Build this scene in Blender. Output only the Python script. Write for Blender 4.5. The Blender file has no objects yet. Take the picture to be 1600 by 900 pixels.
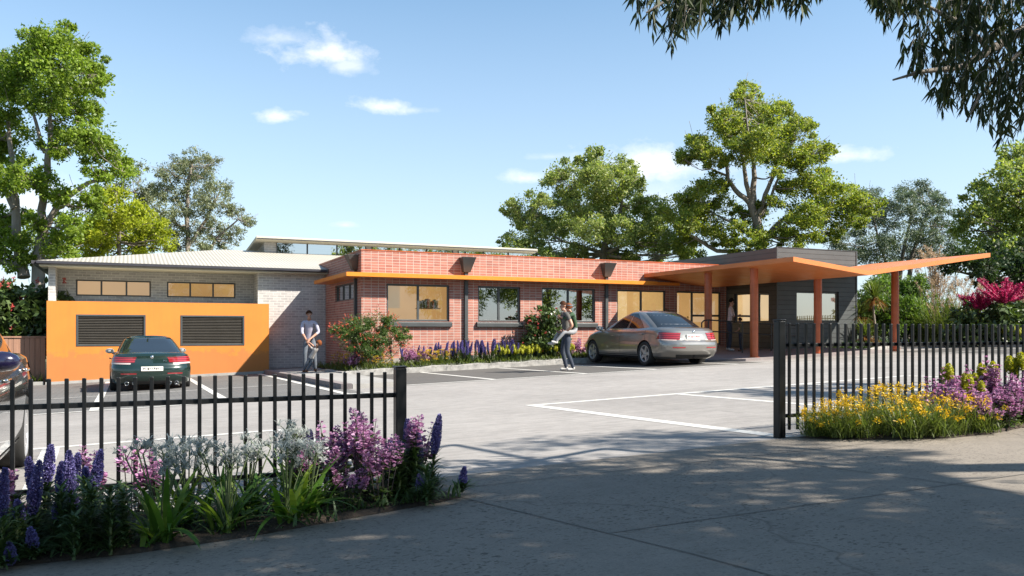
import bpy, bmesh, math, random
import numpy as np
from mathutils import Vector, Matrix
R = math.radians
S = bpy.context.scene
COL = S.collection

# ------------------------------------------------------------------ site survey (camera and ground)
FPX, HORY, CAMH = 1296.0, 520.0, 1.1
CC, SS = .4201, .9076
SU, SV = .034, -.012

def gz(u, v):
    """height of the gently sloping site"""
    return SU * max(-12, min(34, u)) + SV * max(-4, min(34, v))

def ray(x, y):
    X = (x - 800) / FPX; Z = (HORY - y) / FPX
    return SS * X + CC, -CC * X + SS, Z
def at_v(x, y, v):
    r = ray(x, y); t = v / r[1]
    return Vector((t * r[0], v, CAMH + t * r[2]))
def at_u(x, y, u):
    r = ray(x, y); t = u / r[0]
    return Vector((u, t * r[1], CAMH + t * r[2]))
def at_d(x, y, d):
    r = ray(x, y)
    return Vector((d * r[0], d * r[1], CAMH + d * r[2]))
def at_g(x, y, dz=0):
    r = ray(x, y); t = (CAMH - dz) / (SU * r[0] + SV * r[1] - r[2])
    return Vector((t * r[0], t * r[1], CAMH + t * r[2]))

# ------------------------------------------------------------------ materials
class NT:
    def __init__(s, m):
        m.use_nodes = True
        s.t = m.node_tree; s.t.nodes.clear()
    def n(s, typ, **kw):
        nd = s.t.nodes.new(typ)
        for k, v in kw.items():
            if k.startswith('i_'):
                key = k[2:]
                key = int(key) if key.isdigit() else key.replace('_', ' ')
                s.set(nd.inputs[key], v)
            else:
                setattr(nd, k, v)
        return nd
    def set(s, inp, v):
        if isinstance(v, bpy.types.NodeSocket):
            s.t.links.new(v, inp)
        elif isinstance(v, bpy.types.Node):
            s.t.links.new(v.outputs[0], inp)
        else:
            if inp.type == 'RGBA' and len(v) == 3: v = (*v, 1)
            inp.default_value = v
    def math(s, op, a, b=0.0, c=None, clamp=False):
        nd = s.t.nodes.new('ShaderNodeMath'); nd.operation = op; nd.use_clamp = clamp
        s.set(nd.inputs[0], a); s.set(nd.inputs[1], b)
        if c is not None: s.set(nd.inputs[2], c)
        return nd.outputs[0]
    def mix(s, f, a, b, mode='MIX'):
        nd = s.t.nodes.new('ShaderNodeMix'); nd.data_type = 'RGBA'; nd.blend_type = mode
        s.set(nd.inputs[0], f); s.set(nd.inputs[6], a); s.set(nd.inputs[7], b)
        return nd.outputs[2]
    def ramp(s, f, stops):
        nd = s.t.nodes.new('ShaderNodeValToRGB')
        e = nd.color_ramp.elements
        while len(e) < len(stops): e.new(.5)
        for k, (p, c) in enumerate(stops):
            e[k].position = p
            e[k].color = (*c, 1) if not isinstance(c, (int, float)) else (c, c, c, 1)
        s.set(nd.inputs[0], f)
        return nd.outputs[0]
    def noise(s, vec, scale, detail=4, rough=.55):
        nd = s.n('ShaderNodeTexNoise'); nd.inputs['Scale'].default_value = scale
        nd.inputs['Detail'].default_value = detail; nd.inputs['Roughness'].default_value = rough
        if vec is not None: s.set(nd.inputs['Vector'], vec)
        return nd.outputs['Fac']
    def pos(s):
        return s.n('ShaderNodeNewGeometry').outputs['Position']
    def scaled(s, vec, sc):
        nd = s.n('ShaderNodeVectorMath', operation='MULTIPLY'); s.set(nd.inputs[0], vec); nd.inputs[1].default_value = sc
        return nd.outputs[0]
    def out(s, sh):
        o = s.n('ShaderNodeOutputMaterial'); s.set(o.inputs['Surface'], sh)
    def bump(s, h, strength=.3, dist=.01):
        nd = s.n('ShaderNodeBump'); nd.inputs['Strength'].default_value = strength; nd.inputs['Distance'].default_value = dist
        s.set(nd.inputs['Height'], h)
        return nd.outputs[0]
    def pbsdf(s, col, rough=.6, metal=0., spec=.5, normal=None, coat=0.):
        p = s.n('ShaderNodeBsdfPrincipled')
        s.set(p.inputs['Base Color'], col); s.set(p.inputs['Roughness'], rough)
        p.inputs['Metallic'].default_value = metal; p.inputs['Specular IOR Level'].default_value = spec
        p.inputs['Coat Weight'].default_value = coat; p.inputs['Coat Roughness'].default_value = .04
        if normal is not None: s.set(p.inputs['Normal'], normal)
        return p.outputs[0]

def newm(name):
    return bpy.data.materials.new(name)

def mat(name, col, rough=.6, metal=0., spec=.5, vary=.12, vscale=3., bump=0., bscale=40., coat=0., stretch=None):
    m = newm(name); t = NT(m); p = t.pos()
    if stretch: p = t.scaled(p, stretch)
    f = t.noise(p, vscale, 5)
    lo = tuple(c * (1 - vary) for c in col); hi = tuple(min(1, c * (1 + vary)) for c in col)
    c = t.ramp(f, [(.3, lo), (.7, hi)])
    nm = t.bump(t.noise(p, bscale, 3), bump) if bump else None
    r = t.ramp(t.noise(p, vscale * 2.3, 3), [(.3, max(0, rough - .06)), (.7, min(1, rough + .06))]) if rough > .1 else rough
    t.out(t.pbsdf(c, r, metal, spec, nm, coat))
    return m

def leafmat(name, cols, trans=.35, rough=.5, tcol=None, spec=.35):
    """colour differs from leaf to leaf; light comes through the blade"""
    m = newm(name); t = NT(m)
    r = t.n('ShaderNodeNewGeometry').outputs['Random Per Island']
    n = len(cols)
    c = t.ramp(r, [(i / max(1, n - 1), cc) for i, cc in enumerate(cols)])
    big = t.ramp(t.noise(t.pos(), .9, 3), [(.3, .72), (.7, 1.25)])
    c = t.mix(1.0, c, big, 'MULTIPLY')
    p = t.pbsdf(c, rough, spec=spec)
    tr = t.n('ShaderNodeBsdfTranslucent')
    tc = t.mix(1.0, c, tcol or (1.25, 1.35, .55), 'MULTIPLY')
    t.set(tr.inputs[0], tc)
    mx = t.n('ShaderNodeMixShader'); mx.inputs[0].default_value = trans
    t.set(mx.inputs[1], p); t.set(mx.inputs[2], tr.outputs[0])
    t.out(mx.outputs[0])
    return m

def wallvec(t):
    """x along the wall, y up, whichever way the wall faces"""
    g = t.n('ShaderNodeNewGeometry')
    sp = t.n('ShaderNodeSeparateXYZ'); t.set(sp.inputs[0], g.outputs['Position'])
    sn = t.n('ShaderNodeSeparateXYZ'); t.set(sn.inputs[0], g.outputs['True Normal'])
    side = t.math('GREATER_THAN', t.math('ABSOLUTE', sn.outputs[0]), .7)
    a = t.math('ADD', t.math('MULTIPLY', sp.outputs[0], t.math('SUBTRACT', 1.0, side)), t.math('MULTIPLY', sp.outputs[1], side))
    cb = t.n('ShaderNodeCombineXYZ'); t.set(cb.inputs[0], a); t.set(cb.inputs[1], sp.outputs[2])
    return cb.outputs[0]

def brickmat(name, c1, c2, mortar, bw, bh, ms, offset, rough=.75, freq=2, c3=None, bstr=.5):
    m = newm(name); t = NT(m); v = wallvec(t)
    b = t.n('ShaderNodeTexBrick'); b.offset = offset; b.offset_frequency = freq; b.squash = 1
    t.set(b.inputs['Vector'], v)
    for k, x in (('Color1', c1), ('Color2', c2), ('Mortar', mortar)): t.set(b.inputs[k], x)
    b.inputs['Scale'].default_value = 1; b.inputs['Mortar Size'].default_value = ms; b.inputs['Mortar Smooth'].default_value = .15
    b.inputs['Brick Width'].default_value = bw; b.inputs['Row Height'].default_value = bh; b.inputs['Bias'].default_value = -.1
    wide = t.noise(t.pos(), 1.3, 5)
    c = t.mix(1.0, b.outputs['Color'], t.ramp(wide, [(.3, .86), (.7, 1.1)]), 'MULTIPLY')
    if c3:
        sp = t.noise(t.scaled(v, (6, 14, 1)), 1.0, 2)
        c = t.mix(t.math('MULTIPLY', t.ramp(sp, [(.55, 0.), (.65, 1.)]), .35), c, c3)
    h = t.math('ADD', t.math('MULTIPLY', b.outputs['Fac'], -1.0), t.math('MULTIPLY', t.noise(t.pos(), 60, 3), .25))
    t.out(t.pbsdf(c, rough, normal=t.bump(h, bstr, .008)))
    return m

# ------------------------------------------------------------------ mesh builder
class MB:
    def __init__(s):
        s.v = []; s.f = []; s.n = 0
    def add(s, verts, faces, mi=0, smooth=False):
        verts = np.asarray(verts, dtype=np.float64).reshape(-1, 3)
        faces = np.asarray(faces, dtype=np.int64)
        if len(verts) == 0 or len(faces) == 0: return s
        s.v.append(verts); s.f.append((faces + s.n, mi, smooth)); s.n += len(verts)
        return s
    def box(s, x0, y0, z0, x1, y1, z1, mi=0):
        v = [(x, y, z) for z in (z0, z1) for y in (y0, y1) for x in (x0, x1)]
        return s.add(v, [(0, 2, 3, 1), (4, 5, 7, 6), (0, 1, 5, 4), (2, 6, 7, 3), (0, 4, 6, 2), (1, 3, 7, 5)], mi)
    def quad(s, a, b, c, d, mi=0):
        return s.add([a, b, c, d], [(0, 1, 2, 3)], mi)
    def prism(s, poly, ext, mi=0):
        """polygon (list of 3-D points) pushed along the vector ext"""
        n = len(poly); p = np.array(poly, float); q = p + np.array(ext, float)
        s.add(p, [tuple(range(n))[::-1]], mi); s.add(q, [tuple(range(n))], mi)
        s.add(np.vstack([p, q]), [(i, (i + 1) % n, n + (i + 1) % n, n + i) for i in range(n)], mi)
        return s
    def tube(s, path, rad, sides=8, mi=0, caps=True, smooth=True):
        P = [Vector(p) for p in path]; n = len(P)
        if isinstance(rad, (int, float)): rad = [rad] * n
        rings = []; prev = None
        for i in range(n):
            d = (P[min(i + 1, n - 1)] - P[max(i - 1, 0)])
            d = d.normalized() if d.length > 1e-9 else Vector((0, 0, 1))
            if prev is None:
                a = d.cross(Vector((.31, .52, .79)));
                if a.length < 1e-3: a = d.cross(Vector((1, 0, 0)))
            else:
                a = prev - d * prev.dot(d)
                if a.length < 1e-6: a = d.orthogonal()
            a.normalize(); prev = a; b = d.cross(a)
            for k in range(sides):
                w = 2 * math.pi * k / sides
                rings.append(P[i] + (a * math.cos(w) + b * math.sin(w)) * rad[i])
        f = []
        for i in range(n - 1):
            for k in range(sides):
                f.append((i * sides + k, i * sides + (k + 1) % sides, (i + 1) * sides + (k + 1) % sides, (i + 1) * sides + k))
        v = np.array([tuple(r) for r in rings])
        s.add(v, f, mi, smooth)
        if caps:
            s.add(v[:sides], [tuple(range(sides))[::-1]], mi); s.add(v[-sides:], [tuple(range(sides))], mi)
        return s
    def lathe(s, prof, origin=(0, 0, 0), axis='Z', n=20, mi=0, smooth=True):
        """prof: (radius, height) pairs"""
        o = np.array(origin, float); v = []
        for r, h in prof:
            for k in range(n):
                w = 2 * math.pi * k / n; a, b = r * math.cos(w), r * math.sin(w)
                v.append((a, b, h) if axis == 'Z' else ((h, a, b) if axis == 'X' else (b, h, a)))
        f = [(i * n + k, i * n + (k + 1) % n, (i + 1) * n + (k + 1) % n, (i + 1) * n + k) for i in range(len(prof) - 1) for k in range(n)]
        return s.add(np.array(v) + o, f, mi, smooth)
    def ball(s, c, r, mi=0, n=10, sc=(1, 1, 1)):
        v = []; m = n // 2
        for i in range(m + 1):
            ph = math.pi * i / m
            for k in range(n):
                th = 2 * math.pi * k / n
                v.append((c[0] + r * sc[0] * math.sin(ph) * math.cos(th), c[1] + r * sc[1] * math.sin(ph) * math.sin(th), c[2] + r * sc[2] * math.cos(ph)))
        f = [(i * n + k, i * n + (k + 1) % n, (i + 1) * n + (k + 1) % n, (i + 1) * n + k) for i in range(m) for k in range(n)]
        return s.add(v, f, mi, True)
    def mesh(s, name, mats):
        me = bpy.data.meshes.new(name)
        if s.v:
            V = np.concatenate(s.v); me.vertices.add(len(V)); me.vertices.foreach_set('co', V.ravel())
            loops = np.concatenate([f.ravel() for f, _, _ in s.f])
            tot = np.concatenate([np.full(len(f), f.shape[1]) for f, _, _ in s.f])
            mi = np.concatenate([np.full(len(f), k) for f, k, _ in s.f]); sm = np.concatenate([np.full(len(f), q) for f, _, q in s.f])
            me.loops.add(len(loops)); me.loops.foreach_set('vertex_index', loops.astype(np.int32))
            me.polygons.add(len(tot))
            start = np.concatenate([[0], np.cumsum(tot)[:-1]])
            me.polygons.foreach_set('loop_start', start.astype(np.int32))
            me.polygons.foreach_set('material_index', mi.astype(np.int32))
            me.polygons.foreach_set('use_smooth', sm.astype(bool))
            me.update(calc_edges=True); me.validate()
        for m in (mats if isinstance(mats, (list, tuple)) else [mats]): me.materials.append(m)
        return me
    def build(s, name, mats, parent=None, bevel=0.):
        o = bpy.data.objects.new(name, s.mesh(name, mats)); COL.objects.link(o)
        if parent is not None: o.parent = parent
        if bevel:
            b = o.modifiers.new('Bevel', 'BEVEL'); b.width = bevel; b.segments = 2; b.limit_method = 'ANGLE'; b.angle_limit = R(40)
        return o

def tag(o, label=None, cat=None, group=None, kind=None):
    if label: o['label'] = label
    if cat: o['category'] = cat
    if group: o['group'] = group
    if kind: o['kind'] = kind
    return o
def thing(name, label, cat, loc=(0, 0, 0), rz=0, group=None):
    o = bpy.data.objects.new(name, None); COL.objects.link(o); o.empty_display_size = .2
    o.location = loc; o.rotation_euler = (0, 0, rz)
    return tag(o, label, cat, group)
def dup(root, loc, rz=0, sc=1., label=None, group=None):
    r = root.copy(); COL.objects.link(r); r.location = loc; r.rotation_euler = (0, 0, rz); r.scale = (sc, sc, sc)
    if label: r['label'] = label
    if group: r['group'] = group
    for ch in list(root.children):
        c = ch.copy(); COL.objects.link(c); c.parent = r
        for g in list(ch.children):
            d = g.copy(); COL.objects.link(d); d.parent = c
    return r

# ------------------------------------------------------------------ vegetation helpers (numpy)
def unit(a):
    return a / np.maximum(np.linalg.norm(a, axis=-1, keepdims=True), 1e-9)
def kites(P, D, N, L, W, mid=.42):
    P = np.asarray(P, float); D = unit(np.asarray(D, float)); Sd = unit(np.cross(D, N))
    L = np.broadcast_to(L, len(P))[:, None]; W = np.broadcast_to(W, len(P))[:, None]
    V = np.stack([P, P + D * L * mid + Sd * W / 2, P + D * L, P + D * L * mid - Sd * W / 2], 1).reshape(-1, 3)
    F = np.arange(4 * len(P)).reshape(-1, 4)
    return V, F
def blades(base, az, length, width, lean, droop, segs=4, taper=1.0):
    """long leaves: start at base, lean from the vertical, bend further over along their length"""
    base = np.asarray(base, float); n = len(base)
    az, length, width, lean, droop = [np.broadcast_to(np.asarray(a, float), n) for a in (az, length, width, lean, droop)]
    hx = np.stack([np.cos(az), np.sin(az), np.zeros(n)], 1); sd = np.stack([-np.sin(az), np.cos(az), np.zeros(n)], 1)
    p = base.copy(); rows = []
    for i in range(segs + 1):
        t = i / segs
        w = width * (np.minimum(1, .55 + 1.3 * t) * (1 - t ** 2.2 * taper))
        rows.append((p - sd * w[:, None] / 2, p + sd * w[:, None] / 2))
        ang = lean + droop * t
        p = p + (hx * np.sin(ang)[:, None] + np.array([0, 0, 1.]) * np.cos(ang)[:, None]) * (length / segs)[:, None]
    V = np.stack([q for r in rows for q in r], 1).reshape(-1, 3)
    k = 2 * (segs + 1)
    f = np.array([(2 * i, 2 * i + 1, 2 * i + 3, 2 * i + 2) for i in range(segs)])
    F = (np.arange(n)[:, None, None] * k + f[None]).reshape(-1, 4)
    return V, F
# ------------------------------------------------------------------ site materials
def m_concrete(name, base, speck, streak=0., joints=0.):
    m = newm(name); t = NT(m); p = t.pos()
    c = t.ramp(t.noise(p, .35, 6, .6), [(.3, tuple(x * .86 for x in base)), (.7, tuple(x * 1.1 for x in base))])
    c = t.mix(1.0, c, t.ramp(t.noise(p, 5, 6, .7), [(.3, .88), (.7, 1.1)]), 'MULTIPLY')
    c = t.mix(1.0, c, t.ramp(t.noise(p, 90, 3, .7), [(.3, .82), (.7, 1.15)]), 'MULTIPLY')
    if streak:
        s_ = t.noise(t.scaled(p, (.9, 7., 1)), 1.6, 6, .65)
        c = t.mix(streak, c, t.ramp(s_, [(.32, .7), (.5, 1.), (.68, 1.2)]), 'MULTIPLY')
    stn = t.ramp(t.noise(p, .55, 5, .7), [(.60, 0.), (.74, 1.)])
    c = t.mix(t.math('MULTIPLY', stn, .28), c, tuple(x * .5 for x in base))
    oil = t.ramp(t.noise(p, 1.7, 2, .4), [(.70, 0.), (.76, 1.)])
    c = t.mix(t.math('MULTIPLY', oil, .35), c, tuple(x * .35 for x in base))
    if speck:
        s_ = t.noise(t.scaled(p, (1, 1.5, 1)), 30, 2, .5)
        patch = t.ramp(t.noise(p, 1.1, 3), [(.35, .25), (.65, 1.)])
        f = t.math('MULTIPLY', t.ramp(s_, [(.58, 0.), (.64, 1.)]), patch)
        c = t.mix(t.math('MULTIPLY', f, speck), c, tuple(x * .28 for x in base))
        cr = t.n('ShaderNodeTexVoronoi', feature='DISTANCE_TO_EDGE')
        wob = t.n('ShaderNodeVectorMath', operation='ADD')
        nz = t.n('ShaderNodeTexNoise'); nz.inputs['Scale'].default_value = 2.5; t.set(nz.inputs['Vector'], p)
        t.set(wob.inputs[0], p); t.set(wob.inputs[1], t.scaled(nz.outputs['Color'], (.5, .5, .5)))
        t.set(cr.inputs['Vector'], wob.outputs[0]); cr.inputs['Scale'].default_value = .33
        c = t.mix(t.math('MULTIPLY', t.ramp(cr.outputs['Distance'], [(.0, 1.), (.006, 0.)]), .5), c, tuple(x * .3 for x in base))
    h = t.math('ADD', t.noise(p, 120, 3), t.math('MULTIPLY', t.noise(p, 20, 4), .8))
    t.out(t.pbsdf(c, .85, spec=.3, normal=t.bump(h, .35, .006)))
    return m
M = {}
M['ground'] = mat('earth', (.07, .08, .035), .95, vary=.35, vscale=1.2, bump=.4, bscale=30)
M['carpark'] = m_concrete('car_park_surface', (.255, .240, .228), 0., streak=.55)
M['footpath'] = m_concrete('footpath_concrete', (.195, .170, .142), .9)
M['asphalt'] = m_concrete('bay_asphalt', (.095, .09, .085), 0.)
M['pale_conc'] = m_concrete('pale_concrete', (.30, .29, .275), 0.)
M['slab'] = m_concrete('entry_paving', (.22, .19, .185), 0.)
M['kerb'] = mat('kerb_concrete', (.27, .26, .245), .9, vary=.3, vscale=9, bump=.7, bscale=60)
M['soil'] = mat('soil_mulch', (.035, .024, .016), .95, vary=.5, vscale=14, bump=1., bscale=50)
M['pavers'] = brickmat('bay_pavers', (.185, .178, .17), (.155, .15, .145), (.10, .10, .10), .2, .1, .006, .5, .85, bstr=.3)
m = newm('line_paint'); t = NT(m); p = t.pos()
w = t.ramp(t.noise(p, 14, 5, .75), [(.30, (.27, .26, .24)), (.46, (.52, .51, .48))])
t.out(t.pbsdf(w, .6)); M['line'] = m
# bay pavers lie flat: brick pattern from x, y
t = NT(M['pavers']); p = t.pos()
b = t.n('ShaderNodeTexBrick'); b.offset = .5; t.set(b.inputs['Vector'], p)
for k, x in (('Color1', (.128, .123, .117)), ('Color2', (.105, .10, .096)), ('Mortar', (.06, .06, .06))): t.set(b.inputs[k], x)
b.inputs['Scale'].default_value = 1; b.inputs['Brick Width'].default_value = .24; b.inputs['Row Height'].default_value = .12; b.inputs['Mortar Size'].default_value = .006
c = t.mix(1.0, b.outputs['Color'], t.ramp(t.noise(p, .8, 5), [(.3, .85), (.7, 1.1)]), 'MULTIPLY')
t.out(t.pbsdf(c, .85, normal=t.bump(t.math('MULTIPLY', b.outputs['Fac'], -1.), .4, .006)))

# ------------------------------------------------------------------ ground, paving, markings
def grid_sheet(name, us, vs, m, dz=0.):
    V = [(u, v, gz(u, v) + dz) for v in vs for u in us]; n = len(us)
    F = [(j * n + i, j * n + i + 1, (j + 1) * n + i + 1, (j + 1) * n + i) for j in range(len(vs) - 1) for i in range(n - 1)]
    o = MB().add(V, F).build(name, m)
    return tag(o, kind='structure')
def poly_sheet(name, pts, m, dz):
    return tag(MB().add([(u, v, gz(u, v) + dz) for u, v in pts], [tuple(range(len(pts)))]).build(name, m), kind='structure')
def poly_slab(name, pts, m, h, low=-.15):
    P = [(u, v, gz(u, v) + low) for u, v in pts]
    return tag(MB().prism(P, (0, 0, h - low)).build(name, m, bevel=.008), kind='structure')

grid_sheet('ground', [-900, -120, -12, 0, 34, 150, 900], [-300, -60, -4, 10, 34, 120, 1200], M['ground'])
poly_sheet('car_park', [(-12, 5.86), (25, 5.86), (25, 27.2), (-12, 27.2)], M['carpark'], .004)
poly_sheet('footpath', [(-12, -4), (34, -4), (34, 5.9), (-12, 5.9)], M['footpath'], .010)
poly_sheet('paved_parking_bays', [(-12, 15.42), (4.1, 15.42), (4.1, 27.18), (-12, 27.18)], M['pavers'], .008)
poly_sheet('asphalt_parking_bays', [(5.3, 16.95), (15.3, 16.95), (15.3, 22.1), (5.3, 22.1)], M['asphalt'], .008)
poly_sheet('asphalt_strip', [(20.2, 10), (25, 10), (25, 18.2), (21.2, 18.2)], M['asphalt'], .008)
# path to the rear, raised; kerb on its left coloured darker for its shaded side
poly_slab('path', [(4.2, 16.9), (5.3, 16.9), (5.3, 21.9), (5.12, 25.6), (5.3, 28.08), (4.1, 28.08)], M['pale_conc'], .10)
poly_slab('path_apron', [(4.08, 27.2), (5.4, 28.09), (6.0, 28.09), (4.08, 28.09)], M['slab'], .112)
poly_slab('path_kerb', [(3.98, 17.0), (4.19, 16.9), (4.09, 28.0), (3.9, 28.0)], M['slab'], .118)
# entry slab: rises towards the building
ent = [(14.3, 19.4, .02), (15.6, 18.05, .03), (23.2, 17.9, .05), (23.2, 19.2, .10)]
mb = MB()
ring = [(14.2, 19.6, .06), (15.5, 18.1, .07), (21.0, 17.95, .07), (21.0, 20.85, .16), (19.16, 20.85, .16), (19.16, 23.39, .22), (14.2, 23.39, .22)]
top = [(u, v, gz(u, v) + h) for u, v, h in ring]; n = len(top)
low = [(u, v, gz(u, v) - .2) for u, v, h in ring]
mb.add(top, [tuple(range(n))]); mb.add(top + low, [(i, n + i, n + (i + 1) % n, (i + 1) % n) for i in range(n)])
tag(mb.build('entry_paving', M['slab']), kind='structure')
def ent_z(u, v): return gz(u, v) + .07 + max(0, (v - 18.1)) * .03

def line(pts, wd, name='parking_line', dz=.0115):
    mb = MB()
    for (a, b) in zip(pts[:-1], pts[1:]):
        A, B = Vector(a), Vector(b); d = (B - A).normalized(); q = Vector((-d.y, d.x)) * wd / 2
        c = [A - q, B - q, B + q, A + q]
        mb.add([(p.x, p.y, gz(p.x, p.y) + dz) for p in c], [(0, 1, 2, 3)])
    return tag(mb.build(name, M['line']), kind='structure')
line([(5.2, 16.92), (15.3, 16.92)], .13)
line([(15.3, 16.92), (19.0, 17.0)], .09)
for u in (7.42, 9.78, 12.15 - .95 + .55, 14.3): line([(u, 17.0), (u, 22.05)], .12)
line([(-4.5, 15.4), (4.4, 15.4)], .13)
line([(-4.5, 19.6), (4.0, 19.9)], .08)
for u in (-2.7, -.52, 1.62, 3.72): line([(u, 15.45), (u, 26.9)], .14, dz=.0145)
line([(5.2, 10.72), (12.9, 10.72)], .15, dz=.0075); line([(5.28, 10.635), (5.6, 5.95)], .17, dz=.0075)
line([(7.8, 10.635), (8.0, 6.5)], .12, dz=.0075); line([(10.4, 10.635), (10.6, 6.5)], .12, dz=.0075); line([(12.9, 10.7), (13.1, 6.5)], .12, dz=.0075)
line([(-3.2, 10.3), (1.6, 10.17)], .13, dz=.0075); line([(1.7, 10.2), (1.78, 7.2)], .17, dz=.0075); line([(-.75, 10.15), (-.65, 7.2)], .17, dz=.0075)
line([(18.4, 17.05), (19.3, 12.4)], .09); line([(21.2, 18.2), (20.2, 10)], .09)
for v in (11.4, 13.8, 16.2): line([(20.5, v), (25, v - .15)], .09, dz=.0145)
# saw-cut joints of the crossover
M['joint'] = mat('joint_filler', (.10, .092, .08), .95, vary=.35, vscale=6)
def joint(a, b, w=.009):
    o = line([a, b], w, 'pavement_joint', .0135); o.data.materials[0] = M['joint']
for a, b in (((1.95, 5.25), (2.42, 3.2)), ((2.42, 3.2), (2.7, 1.5)), ((1.7, 5.42), (5.4, 5.22)), ((5.4, 5.22), (9, 5.0)), ((2.3, 3.75), (6.5, 3.55)), ((4.55, 5.25), (4.95, 2.6))): joint(a, b)
# planting beds and kerbs
bedL = [(-1.0, 5.86), (-1.02, 4.90), (-.9, 4.86), (-.57, 4.80), (.03, 4.72), (.62, 4.76), (1.24, 4.90), (1.75, 5.0), (1.98, 5.08), (1.96, 5.5), (1.88, 5.86)]
bedR = [(5.62, 5.86), (5.72, 5.62), (6.08, 5.28), (6.5, 5.02), (7.0, 4.95), (7.6, 5.05), (9.0, 4.7), (13, 4.2), (13, 5.95)]
def soil_mound(name, pts, h, base=.012):
    cx = sum(p[0] for p in pts) / len(pts); cy = sum(p[1] for p in pts) / len(pts)
    n = len(pts); V = []
    for k, (s_, hh) in enumerate(((1, 0), (.9, .6), (.6, 1), (.0, 1))):
        for (u, v) in pts:
            x = cx + (u - cx) * s_; y = cy + (v - cy) * s_; V.append((x, y, gz(x, y) + base + h * hh))
    F = [(j * n + i, j * n + (i + 1) % n, (j + 1) * n + (i + 1) % n, (j + 1) * n + i) for j in range(3) for i in range(n)]
    return tag(MB().add(V, F, 0, True).build(name, M['soil']), kind='structure')
soil_mound('planting_bed', bedL, .03); soil_mound('planting_bed', bedR, .03)
bedB = [(5.42, 22.2), (14.1, 22.2), (14.1, 23.39), (6.06, 23.39), (6.06, 28.0), (5.5, 28.0), (5.25, 25.6)]
mb = MB(); P = [(u, v, gz(u, v) - .1) for u, v in bedB]; mb.prism(P, (0, 0, .22)); tag(mb.build('planting_bed', M['soil']), kind='structure')
rng = random.Random(4)
def rough_kerb(pts, w, h, name='kerb', step=.35):
    mb = MB(); V = []
    P = []
    for a, b in zip(pts[:-1], pts[1:]):
        A, B = Vector(a), Vector(b); n = max(1, int((B - A).length / step))
        P += [A.lerp(B, i / n) for i in range(n)]
    P.append(Vector(pts[-1])); N = len(P)
    for i, p in enumerate(P):
        d = (P[min(i + 1, N - 1)] - P[max(0, i - 1)]).normalized(); q = Vector((-d.y, d.x)) * w
        j = rng.uniform(-.02, .02); hz = h + rng.uniform(-.025, .02)
        a = p - q * .5; b = p + q * .5
        V += [(a.x + j, a.y + j, gz(a.x, a.y) - .1), (a.x + j, a.y + j, gz(a.x, a.y) + hz), (b.x, b.y, gz(b.x, b.y) + hz), (b.x, b.y, gz(b.x, b.y) - .1)]
    F = [(4 * i + k, 4 * (i + 1) + k, 4 * (i + 1) + k + 1, 4 * i + k + 1) for i in range(N - 1) for k in range(3)]
    mb.add(V, F); mb.add(V[:4], [(0, 1, 2, 3)]); mb.add(V[-4:], [(3, 2, 1, 0)])
    return tag(mb.build(name, M['kerb'], bevel=.012), kind='structure')
rough_kerb([(5.3, 22.12), (14.15, 22.14)], .16, .17)
rough_kerb([(5.3, 22.2), (5.17, 25.6), (5.38, 28.0)], .14, .15)
rough_kerb([(14.2, 22.1), (14.2, 23.35)], .14, .17)
rough_kerb([(25.5, 21.3), (25.1, 18), (25.1, 5)], .2, .12, step=1.)
rough_kerb([(21.05, 19.1), (22.4, 19.6), (23.6, 20.5), (25.5, 21.3)], .15, .12)
poly_sheet('planting_bed', [(25.15, 5), (27.6, 5), (27.6, 24), (24, 24), (22.75, 20.9), (21.1, 20.85), (21.1, 19.2), (22.4, 19.65), (23.6, 20.55), (25.5, 21.4), (25.2, 18)], M['soil'], .06)

# ------------------------------------------------------------------ building materials
M['red_brick'] = brickmat('red_stack_brick', (.35, .145, .108), (.245, .088, .064), (.395, .325, .285), .212, .079, .0085, 0., c3=(.46, .18, .11))
M['grey_brick'] = brickmat('grey_brick', (.40, .385, .375), (.29, .28, .275), (.52, .50, .48), .235, .084, .0095, .5, c3=(.46, .44, .42))
M['orange_render'] = mat('orange_render', (.55, .178, .026), .8, vary=.06, vscale=1.6, bump=.15, bscale=120)
m = newm('orange_render'); t = NT(m); p = t.pos()
c = t.ramp(t.noise(p, 1.1, 5), [(.3, (.515, .165, .024)), (.7, (.575, .188, .027))])
st_ = t.ramp(t.noise(t.scaled(p, (5, 5, .35)), 1.5, 5, .6), [(.48, 0.), (.75, 1.)])
c = t.mix(t.math('MULTIPLY', st_, .22), c, (.36, .12, .028))
sp = t.n('ShaderNodeSeparateXYZ'); t.set(sp.inputs[0], p)
hgt = t.math('ADD', sp.outputs[2], t.math('MULTIPLY', t.noise(p, 3.5, 5, .65), -.9))
c = t.mix(t.math('MULTIPLY', t.ramp(hgt, [(.0, 1.), (.12, 0.)]), .4), c, (.20, .10, .05))
t.out(t.pbsdf(c, .85, normal=t.bump(t.noise(p, 140, 3), .25, .004))); M['orange_render'] = m
M['orange_steel'] = mat('orange_fascia_paint', (.62, .19, .012), .42, vary=.05)
M['canopy'] = mat('canopy_paint', (.56, .168, .044), .42, vary=.10, vscale=1.2)
M['column'] = mat('column_paint', (.37, .085, .026), .40, vary=.14, vscale=2.2, stretch=(1, 1, 3))
M['charcoal'] = mat('charcoal_aluminium', (.045, .050, .052), .45, vary=.15, vscale=2)
M['gutter'] = mat('gutter_steel', (.035, .033, .04), .4)
M['cream'] = mat('cream_paint', (.50, .465, .37), .6, vary=.05)
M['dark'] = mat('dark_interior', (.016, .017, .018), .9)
M['blade'] = mat('louvre_blade', (.062, .056, .048), .5, vary=.08)
m = newm('black_cladding'); t = NT(m); v = wallvec(t)
b = t.n('ShaderNodeTexBrick'); b.offset = .37; t.set(b.inputs['Vector'], v)
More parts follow.
